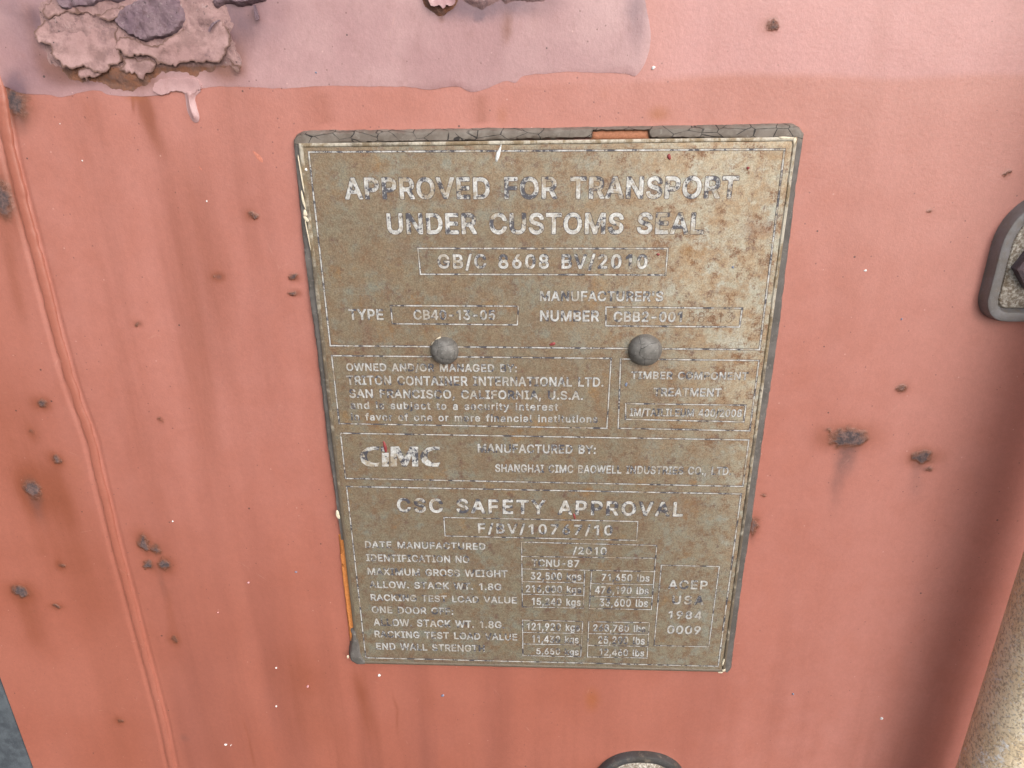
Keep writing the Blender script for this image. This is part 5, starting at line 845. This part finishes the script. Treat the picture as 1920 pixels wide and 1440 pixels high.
"t": "227|164,-44 198,-42 230,-34 246,-20 253,-4 253,8 241,64 232,80 222,88 210,93 170,90 167,92 166,100 166,284 170,287 214,288 226,294 237,304 244,324 243,388 234,405 218,416 206,419 166,420 165,480 158,495 148,504 130,511 58,510 38,501 27,484 25,472 24,420 -10,416 -22,408 -30,396 -34,380 -33,320 -27,304 -14,292 -2,288 22,287 25,284 25,92 33,44 37,32 61,-4 70,-13 112,-36",
"u": "410|178,-45 233,-38 265,-24 277,-34 293,-40 361,-40 381,-32 393,-17 397,-1 397,379 392,399 385,407 373,416 357,419 289,418 273,412 261,399 256,379 256,155 254,131 247,115 232,99 217,93 201,90 177,96 167,103 158,119 154,147 154,379 149,399 137,411 121,418 53,419 41,417 29,411 16,395 13,379 13,139 18,87 31,47 37,35 60,3 93,-23 137,-40",
"v": "389|159,-40 233,-39 249,-32 261,-19 410,368 411,384 407,396 398,408 389,415 373,419 301,419 285,414 274,404 267,392 197,199 193,194 122,392 111,408 101,415 89,419 13,419 -7,411 -19,396 -23,380 -20,364 126,-16 139,-32",
"w": "567|134,-40 207,-39 219,-34 231,-24 237,-12 283,150 330,-12 339,-28 351,-36 363,-40 427,-40 443,-37 458,-28 467,-12 584,368 584,388 579,400 572,408 563,415 551,418 479,419 463,415 451,407 442,392 399,239 395,243 354,392 343,408 331,416 315,419 247,419 235,415 223,407 214,392 171,239 167,240 125,392 114,408 103,416 91,419 23,419 7,416 -5,408 -16,388 -16,368 100,-12 106,-24 114,-32",
"x": "379|17,-40 93,-40 113,-33 123,-24 189,76 255,-24 269,-36 285,-40 361,-40 377,-35 389,-25 395,-16 398,-4 397,8 393,19 273,192 387,360 391,372 391,388 386,400 377,410 365,417 353,419 281,419 265,415 249,402 189,313 133,401 117,415 101,419 25,419 9,414 -2,404 -11,384 -10,372 -6,360 105,196 105,192 -17,12 -18,-8 -11,-24 1,-35",
"y": "389|87,-185 145,-176 162,-169 208,-133 239,-77 409,367 411,383 408,395 399,407 389,415 373,419 301,419 289,416 277,407 268,395 197,199 193,194 122,391 112,407 101,415 89,419 13,419 -7,411 -19,397 -23,383 -21,367 120,-1 114,-21 97,-47 53,-47 41,-51 30,-61 22,-77 8,-129 7,-145 13,-161 29,-175 57,-182",
"z": "380|38,-40 342,-40 358,-35 371,-24 379,-4 379,60 374,76 362,88 342,96 206,96 368,312 373,328 373,384 367,400 355,412 334,419 46,419 26,413 14,401 8,380 8,320 13,304 22,292 34,285 46,283 166,283 173,280 12,72 5,60 2,44 4,-12 10,-24 18,-32"}, "thin": {"0": "453|206,9 244,8 252,12 271,13 311,33 348,70 373,125 385,173 386,185 389,193 389,241 393,253 389,265 389,313 386,321 381,353 372,388 348,436 335,453 315,473 272,494 260,498 244,499 236,502 220,502 212,499 192,498 180,494 137,473 125,461 120,452 104,436 84,396 67,333 67,317 63,309 63,261 61,253 63,245 63,197 67,189 67,173 83,117 108,66 140,34 184,12 200,12|200,41 184,45 152,64 128,97 110,137 109,149 102,177 101,193 97,205 97,301 101,313 101,329 105,341 106,353 114,381 128,413 140,426 144,434 160,450 192,468 204,468 216,472 240,472 260,468 293,449 312,430 325,413 339,381 355,309 355,201 351,189 351,173 347,165 343,137 321,89 308,76 304,68 296,61 264,43 244,38 208,38",
"1": "400|225,12 263,12 262,497 204,496 99,420 97,416 97,388 98,386 102,387 198,457 214,459 219,456 225,448",
"2": "453|75,12 377,12 376,45 156,45 147,48 142,56 144,68 156,81 160,89 231,160 236,169 271,204 276,213 324,265 357,324 365,356 365,400 350,436 336,455 323,468 296,486 248,501 204,501 196,498 184,497 150,484 137,476 117,460 99,436 83,400 82,376 112,375 117,384 118,396 122,408 132,428 160,457 196,471 240,471 276,463 301,448 321,424 331,400 331,356 321,316 292,271 205,180 200,171 149,120 144,111 93,60 75,36",
"3": "453|182,9 248,8 292,20 308,28 336,48 355,69 373,105 380,145 377,165 364,204 351,225 331,245 307,261 264,274 220,275 212,280 209,289 216,306 239,329 244,338 268,362 272,370 299,397 304,406 355,461 357,465 356,494 83,493 84,464 284,464 293,461 299,453 299,441 296,436 173,297 171,293 171,261 228,260 268,252 300,234 320,214 335,189 343,149 339,113 329,89 297,57 276,47 264,46 232,38 200,38 188,42 172,43 139,57 116,77 104,97 101,109 96,118 62,117 63,101 80,66 104,42 142,21",
"4": "453|295,12 329,12 329,104 332,113 344,119 400,119 401,152 340,154 335,156 330,164 329,496 260,497 232,455 201,400 188,383 157,328 144,311 101,236 88,219 52,159 51,120 284,119 292,113 295,104|104,156 100,160 97,168 104,184 148,253 200,340 268,449 276,455 288,453 293,448 295,440 295,168 293,160 288,156 280,153 112,153",
"5": "453|194,9 244,8 252,12 264,12 299,25 328,46 356,82 369,113 373,125 374,145 377,153 377,185 368,220 344,264 315,293 287,309 256,318 212,318 204,315 186,313 140,287 132,287 124,292 121,301 121,321 125,333 125,353 129,365 129,389 133,401 133,425 137,437 138,453 143,461 152,464 352,464 352,494 107,493 107,473 103,465 103,441 99,429 99,405 95,397 95,373 91,361 91,337 87,325 87,301 83,289 83,265 100,264 108,260 124,260 156,278 172,284 188,284 200,288 248,288 288,270 316,242 329,221 339,193 339,133 335,117 321,89 305,69 297,65 284,53 252,39 208,38 168,47 143,65 124,84 108,118 75,117 79,97 92,70 116,42 154,21",
"6": "453|202,9 252,8 283,17 319,37 334,49 352,74 373,125 373,149 376,157 373,165 373,189 356,236 343,253 327,269 308,283 264,298 244,298 236,301 220,298 204,294 176,282 167,285 162,293 164,305 180,326 208,369 216,378 252,433 260,442 295,493 292,494 260,494 256,492 136,312 95,237 79,189 79,133 91,93 100,74 117,53 145,29 176,16|212,37 192,39 164,53 143,69 132,85 114,125 114,189 128,225 140,242 164,262 192,276 256,276 288,262 321,229 339,185 339,129 321,85 305,65 288,53 260,39 244,38 232,34",
"7": "453|120,12 154,11 160,20 334,368 340,376 376,448 379,456 378,497 73,496 74,463 322,463 331,460 337,448",
"8": "453|194,9 256,8 264,12 276,12 315,25 340,42 364,66 385,113 385,157 368,200 359,213 343,229 320,243 292,253 288,257 285,265 291,277 323,293 348,318 365,353 366,373 369,381 366,389 365,409 348,444 328,467 291,489 264,498 248,499 240,502 212,502 204,499 188,498 156,487 121,465 99,437 87,409 87,393 83,385 87,353 108,310 121,297 161,277 167,265 165,257 160,253 138,245 113,233 93,213 84,200 67,161 67,113 88,66 112,42 150,21 176,12|216,37 188,39 160,49 139,61 116,84 106,109 105,121 101,133 106,169 116,194 147,225 168,238 208,248 240,248 252,244 268,244 284,238 304,226 333,197 347,169 347,153 351,145 347,109 332,80 313,61 300,53 264,39 236,38 224,34|204,281 168,289 140,313 128,333 122,349 122,401 132,425 144,442 152,450 176,464 216,472 240,472 264,464 276,464 301,449 312,438 323,421 331,393 331,357 323,329 301,301 276,287 240,278 212,278",
"9": "453|155,12 188,11 196,17 292,160 300,169 358,272 373,316 373,340 376,348 373,356 373,380 356,427 336,455 327,464 299,484 264,497 252,498 244,501 208,501 176,493 141,476 116,455 100,435 83,396 79,380 79,316 83,304 95,276 104,261 115,248 129,236 152,223 180,211 204,211 216,207 224,211 252,215 276,227 285,224 291,216 289,204 280,195 253,152 244,143 209,88 200,79|212,232 192,234 168,244 155,256 147,260 128,284 114,324 114,376 128,416 136,429 164,457 196,471 256,471 289,456 316,429 325,416 339,380 339,320 333,304 313,268 284,244 260,234 244,233 232,229"}}
def glyph(c, style):
    a, *cs = GLYPHS[style][c].split('|')
    return int(a), [[tuple(map(int, p.split(','))) for p in k.split()] for k in cs]
def _fill(cs):
    cu = bpy.data.curves.new('c', 'CURVE'); cu.dimensions = '2D'; cu.fill_mode = 'BOTH'; 
    for k in cs:
        sp = cu.splines.new('POLY'); sp.points.add(len(k) - 1)
        sp.points.foreach_set('co', [v for p in k for v in (p[0], p[1], 0, 1)]); sp.use_cyclic_u = True
    ob = bpy.data.objects.new('c', cu); C.objects.link(ob)
    dg = bpy.context.evaluated_depsgraph_get(); dg.update()
    me = bpy.data.meshes.new_from_object(ob.evaluated_get(dg))
    V = [(v.co[0], v.co[1], 0) for v in me.vertices]; F = [tuple(p.vertices) for p in me.polygons]
    bpy.data.objects.remove(ob); bpy.data.curves.remove(cu); bpy.data.meshes.remove(me)
    return V, F
YI = YP - .00005; YL = YP - .00010
def lay(name, V, F, y, mat, parent, ox=0, oz=0):
    verts = [(ox + v[0] * .001, y - v[2] * .000004, oz + v[1] * .001) for v in V]
    me = mesh_from(verts, F, False)
    bm = bmesh.new(); bm.from_mesh(me)
    for f in bm.faces:
        if f.normal.y > 0: f.normal_flip()
    bm.to_mesh(me); bm.free()
    return link_mesh(name, me, mat, parent)
def text(body, L, R, top, style='bold', mat=None, edge=True, aspect=.96):
    """L, R: baseline ends in the photograph, top: cap height line above L"""
    pl = at(*L, YP); pr = at(*R, YP); ptop = at(L[0], top, YP)
    Wd = (pr.x - pl.x) * 1000; H = (ptop.z - pl.z) * 1000; z = (pl.z + pr.z) / 2
    def ymaxmin(g): 
        v = [p[1] for c, (a, cs) in zip(body, g) if c.isalnum() and c not in 'gjpqy' for k in cs for p in k]; return max(v), min(v)
    gl = [glyph(c, style) if c != ' ' else (280, []) for c in body]
    y1, y0 = ymaxmin(gl); sy = H / (y1 - y0)
    x = 0; pos = []
    for a, cs in gl: pos.append(x); x += a + 26
    lo = min(p[0] for k in gl[0][1] for p in k); hi = pos[-1] + max(p[0] for k in gl[-1][1] for p in k)
    nat = hi - lo; sx = sy * aspect
    if nat * sx > Wd: sx = Wd / nat
    gap = (Wd - nat * sx) / max(1, len(body) - 1)
    def build(st):
        out = []
        for i, c in enumerate(body):
            if c == ' ': continue
            out += [[((p[0] + pos[i] - lo) * sx + gap * i, (p[1] - y0) * sy) for p in k] for k in glyph(c, st)[1]]
        return _fill(out)
    V, F = build(style); o = lay('lettering', V, F, YL, mat or M_LET2, plate, pl.x, z)
    if edge:
        V, F = build('wide'); lay('dark_edge', V, F, YI, M_DARK_EDGE, o, pl.x, z)
    return o
text('APPROVED FOR TRANSPORT', (648, 375), (1382, 372), 333, mat=M_LET)
text('UNDER CUSTOMS SEAL', (727, 440), (1318, 439), 399.5, mat=M_LET)
text('GB/C 8608 BV/2010', (821, 504), (1213, 504), 476.5, mat=M_LET)
text("MANUFACTURER'S", (1012.5, 565), (1243, 565), 545.5)
text('TYPE', (655, 600), (719.5, 599.6), 579.5)
text('CB40-13-05', (776, 600), (928.5, 599.6), 581)
text('NUMBER', (1012.5, 602.8), (1123, 602.8), 582)
text('CBB2-001', (1150, 603.5), (1278, 604), 583.6)
text('58313', (1290.5, 604), (1372, 604.7), 585, 'thin', M_ENGR, False)
text('OWNED AND/OR MANAGED BY:', (650, 696), (969.3, 697.4), 681)
text('TRITON CONTAINER INTERNATIONAL LTD.', (651, 721.4), (1131.4, 725.7), 703.4)
text('SAN FRANCISCO, CALIFORNIA, U.S.A.', (655.5, 745.8), (1093, 750), 729)
text('and is subject to a security interest', (657.9, 767.5), (1046.4, 769.5), 753)
text('in favor of one or more financial institutions', (659, 787.8), (1120.6, 793.2), 773.6)
text('TIMBER COMPONENT', (1183, 710.8), (1402, 712.5), 696)
text('TREATMENT', (1224.8, 743), (1351.8, 743.6), 727)
text('IM/TAILILEUM 400/2008', (1180.5, 780), (1390, 782.4), 765)
text('MANUFACTURED BY:', (896, 848.5), (1117, 851.4), 831.6)
text('SHANGHAI CIMC BAOWELL INDUSTRIES CO., LTD.', (928.6, 883.5), (1369.8, 892.6), 868)
text('CSC SAFETY APPROVAL', (745.4, 959.4), (1280, 970), 932, mat=M_LET)
text('F/BV/10767/10', (896.6, 999.4), (1148, 1004.5), 980)
for s, x0, y0, x1, y1, tp in [('DATE MANUFACTURED', 685, 1027.5, 910.7, 1030.6, 1014.5), ('IDENTIFICATION NO', 687.4, 1052.6, 880.3, 1055.2, 1039), ('MAXIMUM GROSS WEIGHT', 689.8, 1077.3, 951.7, 1083.3, 1063.6),
                              ('ALLOW. STACK WT. 1.8G', 693.4, 1102.4, 940.2, 1106.5, 1089.3), ('RACKING TEST LOAD VALUE', 695.4, 1125.4, 969, 1132.4, 1112.7), ('ONE DOOR OFF:', 697.7, 1149.2, 850.4, 1152.8, 1136),
                              ('ALLOW. STACK WT. 1.8G.', 701, 1172.6, 946, 1179, 1158.7), ('RACKING TEST LOAD VALUE', 703, 1194.6, 970, 1201.4, 1181.5), ('END WALL STRENGTH', 706, 1217, 909, 1223.4, 1203.8),
                              ('/2010', 1073.7, 1039.5, 1137.5, 1040.2, 1025), ('TCNU-87', 997, 1062.5, 1086, 1063.2, 1048.5), ('32,500 kgs', 995, 1087, 1090, 1088, 1072.5), ('71,650 lbs', 1127.5, 1089.5, 1217.5, 1090.5, 1075.5),
                              ('216,000 kgs', 985.8, 1111, 1090, 1112, 1097), ('476,190 lbs', 1115, 1113.4, 1216, 1114, 1099), ('15,240 kgs', 997, 1134.5, 1088.7, 1136, 1120.5), ('33,600 lbs', 1123.7, 1137, 1214.5, 1138, 1122),
                              ('121,920 kgs', 987.5, 1182, 1087, 1183, 1167.5), ('268,780 lbs', 1111.7, 1184, 1210, 1185, 1170.5), ('11,430 kgs', 997.5, 1205, 1085, 1206, 1191), ('25,200 lbs', 1121, 1207.4, 1208.7, 1208.4, 1192.5),
                              ('5,650 kgs', 1005.5, 1227, 1085, 1228, 1215), ('12,460 lbs', 1123.7, 1229.4, 1207.5, 1230.4, 1216), ('ACEP', 1252.5, 1104.5, 1326, 1105, 1087.5), ('USA', 1260, 1133, 1318.7, 1134, 1116), ('1984', 1252.5, 1160, 1315, 1161, 1145), ('0009', 1250, 1188.7, 1313, 1189, 1172.5)]:
    text(s, (x0, y0), (x1, y1), tp)
text('4', (1048, 1036), (1060, 1036), 1025, 'thin', M_ENGR, False)
text('735205', (1098, 1063.5), (1205, 1064.2), 1050, 'thin', M_ENGR, False)

# the maker's four-letter emblem: open crescents round a heavy stem and M
def c4(pts, dx=0): return [((x + dx) / 4.174 + 580, y / 4.174 + 580) for x, y in pts]
crescent = [(548, 1075), (500, 1073), (450, 1082), (411, 1110), (395, 1150), (411, 1196), (445, 1222), (490, 1231), (537, 1229), (551, 1196), (520, 1203), (482, 1196), (456, 1172), (450, 1142), (463, 1114), (495, 1100), (545, 1101)]
emblem = [c4(crescent), c4([(562, 1075), (606, 1075), (606, 1112), (562, 1112)]), c4([(568, 1122), (622, 1122), (622, 1229), (568, 1229)]),
          c4([(636, 1229), (636, 1074), (700, 1072), (745, 1160), (790, 1072), (852, 1075), (852, 1229), (806, 1229), (803, 1140), (764, 1229), (728, 1229), (686, 1140), (686, 1229)]), c4(crescent, 473)]
e0 = at(675, 875, YP)
cs = [[((at(a, b, YP).x - e0.x) * 1000, (at(a, b, YP).z - e0.z) * 1000) for a, b in k] for k in emblem]
V, F = _fill(cs); em = lay('emblem', V, F, YL, M_LET, plate, e0.x, e0.z)
gx = [[(x + (.14 if x > sum(q[0] for q in k) / len(k) else -.14), y + (.14 if y > 3.9 * .5 * 1.0 * 2.0 / 2 else -.14)) for x, y in k] for k in cs]
V, F = _fill(gx); lay('dark_edge', V, F, YI, M_DARK_EDGE, em, e0.x, e0.z)

# ---- printed border lines
def strip(segs, w, y):
    verts = []; faces = []
    for a, b in segs:
        p = np.array(xz(*a, YP)); q = np.array(xz(*b, YP)); d = (q - p) / np.linalg.norm(q - p); n = np.array([-d[1], d[0]]) * w * .5
        p = p - d * w * .5; q = q + d * w * .5; k = max(1, int(np.linalg.norm(q - p) / .004)); i0 = len(verts)
        for i in range(k + 1):
            c = p + (q - p) * i / k; ww = 1 + .35 * (float(fbm(c[0] * 500, c[1] * 500, 2)) - .5)
            verts += [(c[0] + n[0] * ww, y, c[1] + n[1] * ww), (c[0] - n[0] * ww, y, c[1] - n[1] * ww)]
        for i in range(k): j = i0 + 2 * i; faces.append((j, j + 1, j + 3, j + 2))
    return verts, faces
_k = [0]
def lines(segs, w=.00052):
    # tiny steps in depth keep crossing strokes from lying in one plane
    vs = []; fs = []; vi = []; fi = []
    for n, sg in enumerate(segs):
        a, f = strip([sg], w, YL - .000012 * (n + 1)); fs += [tuple(i + len(vs) for i in q) for q in f]; vs += a
        a, f = strip([sg], w + .00042, YI - .000001 * (n + 1)); fi += [tuple(i + len(vi) for i in q) for q in f]; vi += a
    def fix(v, f):
        me = mesh_from(v, f, False); bm = bmesh.new(); bm.from_mesh(me)
        for q in bm.faces:
            if q.normal.y > 0: q.normal_flip()
        bm.to_mesh(me); bm.free(); return me
    o = link_mesh('border_line', fix(vs, fs), M_LINE, plate)
    link_mesh('dark_edge', fix(vi, fi), M_DARK_EDGE, o)
def box(a, b, c, d, w=.00052): lines([(a, b), (b, c), (c, d), (d, a)], w)
box((579, 285), (1471, 280), (1424, 655.5), (619.5, 648), .00056)
box((783.5, 465.6), (1252, 466), (1248, 515.4), (788.5, 514))
box((732.7, 572.9), (972, 574), (970, 609), (735.9, 606.8)); box((1136, 575.5), (1391.6, 578), (1386.6, 613), (1136, 610.7))
box((622, 666.7), (1145.8, 671.8), (1137.9, 802.8), (636.3, 794)); box((1163.7, 673), (1423, 675.8), (1405.8, 807.6), (1159, 802.8)); box((1173.3, 756.6), (1398.5, 759.7), (1394.2, 790.8), (1173, 786))
box((638.7, 812), (1404, 824.8), (1393, 911.8), (648, 896.7)); box((650, 912), (1389.5, 926), (1346.5, 1249), (686, 1233), .00056)
box((832.4, 970), (1196, 977.5), (1193.5, 1013), (834.6, 1004.7), .00046)
def c7(*q): return [(q[i] / 4 + 960, q[i + 1] / 4 + 930) for i in range(0, len(q), 2)]
def l7(*rows): lines([tuple(c7(*r)) for r in rows], .00042)
l7((72, 345, 1085, 370), (75, 452, 1080, 466), (78, 545, 1072, 566), (78, 640, 540, 651), (78, 735, 538, 745), (78, 830, 535, 840), (590, 655, 1055, 663), (585, 750, 1050, 760), (580, 842, 1045, 850), (72, 345, 78, 830), (1085, 370, 1045, 850), (545, 556, 535, 840), (597, 560, 580, 842))
l7((80, 930, 530, 940), (80, 1021, 526, 1030), (80, 1108, 520, 1116), (82, 1195, 515, 1205), (575, 942, 1030, 948), (572, 1030, 1025, 1036), (570, 1118, 1018, 1126), (565, 1205, 1012, 1213), (79, 930, 82, 1195), (530, 940, 515, 1205), (576, 942, 565, 1205), (1030, 948, 1012, 1213))
l7((1120, 518, 1555, 528), (1555, 528, 1475, 1130), (1475, 1130, 1065, 1120), (1065, 1120, 1120, 518))

# ---- rivets
def rivet(px, py, r, h, seed, label):
    c = at(px, py, YP); verts = [(c.x, c.y - h, c.z)]; faces = []; n = 48; m = 14
    for j in range(1, m + 1):
        t = j / m
        rr = r * math.sin(t * math.pi / 2) ** .92; yy = -h * math.cos(t * math.pi / 2) ** .8 if j < m else .0006
        for i in range(n):
            a = 2 * math.pi * i / n; k = 1 + .05 * (float(fbm(math.cos(a) * 1.3 + seed, math.sin(a) * 1.3 + t * 2, 3)) - .5) * 2
            b = (float(fbm(math.cos(a) * 3 * t + seed + 20, math.sin(a) * 3 * t + 9, 3)) - .5) * .0004
            verts.append((c.x + math.cos(a) * rr * k, c.y + yy - b, c.z + math.sin(a) * rr * k))
    for i in range(n): faces.append((0, 1 + i, 1 + (i + 1) % n))
    for j in range(m - 1):
        for i in range(n):
            a = 1 + j * n + i; b = 1 + j * n + (i + 1) % n; faces.append((a, a + n, b + n, b))
    me = mesh_from(verts, faces); bm = bmesh.new(); bm.from_mesh(me); bmesh.ops.recalc_face_normals(bm, faces=bm.faces); bm.to_mesh(me); bm.free()
    return props(link_mesh('rivet', me, M_RIVET, plate, c), label)
rivet(834, 657, .0062, .0050, 2.0, 'grey domed rivet with tan chips'); rivet(1209, 655, .0071, .0056, 7.0, 'larger grey domed rivet with a split in its paint')

# ---- splashes and chips on the plate
dab('paint_drip', 935, 287, .95, 3.4, M_WHITE, plate, -18, YP, .0004, 'white splash with a tapered tail', tail=.75)
dab('paint_chip', 818, 640, 2.4, .9, M_TAN, plate, 38, YP - .0008, .0003)
dab('paint_drip', 574, 318, .5, .7, M_WHITE, plate, 0, YP, .0003)
for a in [(1254.5, 294, .85, 1.1), (1402.5, 315, .55, .7), (1036, 645, 1.6, .7), (1234, 477, .7, .6), (722, 838, .9, 3.0), (1077, 968, .5, 2.0)]: dab('paint_drip', *a, M_RED, plate, 10, YP, .0003)
dab('paint_speck', 1174, 721, .7, .9, M_BLUE, plate, 0, YP, .0002); dab('paint_speck', 1374, 501, .6, .5, M_BLUE, plate, 0, YP, .0002)
for px, py, rx, ry, an in [(565, 330, .32, 7, 4), (568, 375, .42, 4, 5), (572, 400, .9, 1.4, 20), (574, 411, .7, 1.7, 32), (577, 440, .25, 6, 5), (633, 966, 1.0, 2.2, 8), (1356, 1242, .6, 2.2, -6), (1357, 1257, .9, .9, 10), (1474, 259, 3.2, .5, 0), (1490, 264, .6, 1.4, 0), (652, 1232, .6, .8, 0), (1351, 1261, 1.2, .4, 0)]:
    dab('paint_chip', px, py, rx, ry, M_TAN, plate, an, YP - .0004, .00012)

# ------------------------------------------------------------------ castings and locking bar
M_CAST = mat_casting(); M_ZINC = mat_zinc(); M_BAR = mat_bar()
M_BOLT = mat_rust('rusty_bolt', (.14, .10, .11), (.20, .17, .185), (.16, .075, .055), .0008)
def rr_ring(cx, cz, hw, ht, hb, rt, rb, k, n=10):
    """rounded box outline inset by k: hw half width, ht/hb reach up/down, rt/rb corner radii"""
    out = []
    for (sx, sz, r, a0) in ((1, 1, rt, 0), (-1, 1, rt, 90), (-1, -1, rb, 180), (1, -1, rb, 270)):
        r2 = max(r - k, .0006); ex = hw - r; ez = (ht if sz > 0 else hb) - r
        for i in range(n + 1):
            a = math.radians(a0 + 90 * i / n)
            out.append((cx + sx * ex + math.cos(a) * r2, cz + sz * ez + math.sin(a) * r2))
    return out
def casting(cx, cz, hw, ht, hb, rt, rb, prof, cap=False):
    bm = bmesh.new(); prev = None
    for k, y in prof:
        ring = [bm.verts.new((a + (float(fbm(a * 300, b * 300, 2)) - .5) * .0003, y, b + (float(fbm(a * 300 + 9, b * 300, 2)) - .5) * .0003)) for a, b in rr_ring(cx, cz, hw, ht, hb, rt, rb, k)]
        if prev:
            n = len(ring)
            for i in range(n): bm.faces.new((prev[i], prev[(i + 1) % n], ring[(i + 1) % n], ring[i]))
        prev = ring
    if cap: bm.faces.new(prev)
    me = from_bm(bm); me.set_sharp_from_angle(angle=math.radians(35)); return me
def bolt(parent, p, r, h, ang=20):
    bm = bmesh.new(); prev = None
    for s, y in ((1, .002), (1, -h * .8), (.86, -h)):
        ring = [bm.verts.new((p.x + math.cos(math.radians(ang + 60 * i)) * r * s, p.y + y, p.z + math.sin(math.radians(ang + 60 * i)) * r * s)) for i in range(6)]
        if prev:
            for i in range(6): bm.faces.new((prev[i], prev[(i + 1) % 6], ring[(i + 1) % 6], ring[i]))
        prev = ring
    bm.faces.new(prev); me = from_bm(bm, False); return link_mesh('bolt', me, M_BOLT, parent, p)

xb = at(1836, 556).x; zt = at(1930, 352).z; zb_ = at(1915, 597).z; zc = (zt + zb_) / 2; BX = .2262; hw = BX - xb
brk = empty('bar_bracket', (BX, 0, zc), label='rounded grey cast bracket with speckled galvanised face and rusty bolt at the right edge', cat='bracket')
Hc = .0062; HK = .0042
link_mesh('housing', casting(BX, zc, hw, zt - zc, zc - zb_, .0225, .010, [(-.0006, .0015), (.0002, -Hc + .0012), (.0006, -Hc + .0003), (.0013, -Hc), (.0036, -Hc), (.0043, -Hc + .0004), (.0048, -Hc + .0026), (.0054, -Hc + .004)]), M_CAST, brk)
link_mesh('galvanised_face', casting(BX, zc, hw, zt - zc, zc - zb_, .0225, .010, [(.0049, -Hc + .0045), (.0060, -Hc + .0022), (.0078, -Hc + .0014), (.0120, -Hc + .0010)], True), M_ZINC, brk)
bp = at(1946, 497, -Hc + .001); bolt(brk, bp, .0100, .0050, 6)
cc = at(1200, 1462); CR = .0265
cat = empty('handle_catch', (cc.x, 0, cc.z), label='round dark-rimmed casting with pale galvanised centre, cut off by the bottom edge', cat='catch')
topz = at(1200, 1408).z; czz = topz - CR
M_DARK = mat_casting('dark_painted_casting', .30)
link_mesh('housing', casting(cc.x, czz, CR, CR, CR, .0245, .0245, [(0, .0015), (.0002, -HK + .0015), (.0008, -HK + .0004), (.0020, -HK), (.0040, -HK), (.0050, -HK + .0006), (.0056, -HK + .003)]), M_DARK, cat)
link_mesh('galvanised_face', casting(cc.x, czz, CR, CR, CR, .0245, .0245, [(.0054, -HK + .0030), (.0062, -HK + .0014), (.0085, -HK + .0004), (.0140, -HK - .0002)], True), M_ZINC, cat)
bolt(cat, Vector((cc.x, -HK + .001, czz)), .0085, .022, 0)  # unseen bolt, made tall so its shadow darkens the door beside the catch

bar = empty('locking_bar', (BX, -.035, .35), label='thick pale speckled zinc locking bar standing off the door at the bottom right', cat='locking bar')
bm = bmesh.new(); nseg = 72; prev = None
for z in np.linspace(.35, 2.05, 240):
    ring = [bm.verts.new((BX + math.cos(2 * math.pi * i / nseg) * .017, -.035 + math.sin(2 * math.pi * i / nseg) * .017, z)) for i in range(nseg)]
    if prev:
        for i in range(nseg): bm.faces.new((prev[i], prev[(i + 1) % nseg], ring[(i + 1) % nseg], ring[i]))
    else: bm.faces.new(ring[::-1])
    prev = ring
bm.faces.new(prev)
link_mesh('bar', from_bm(bm), M_BAR, bar)
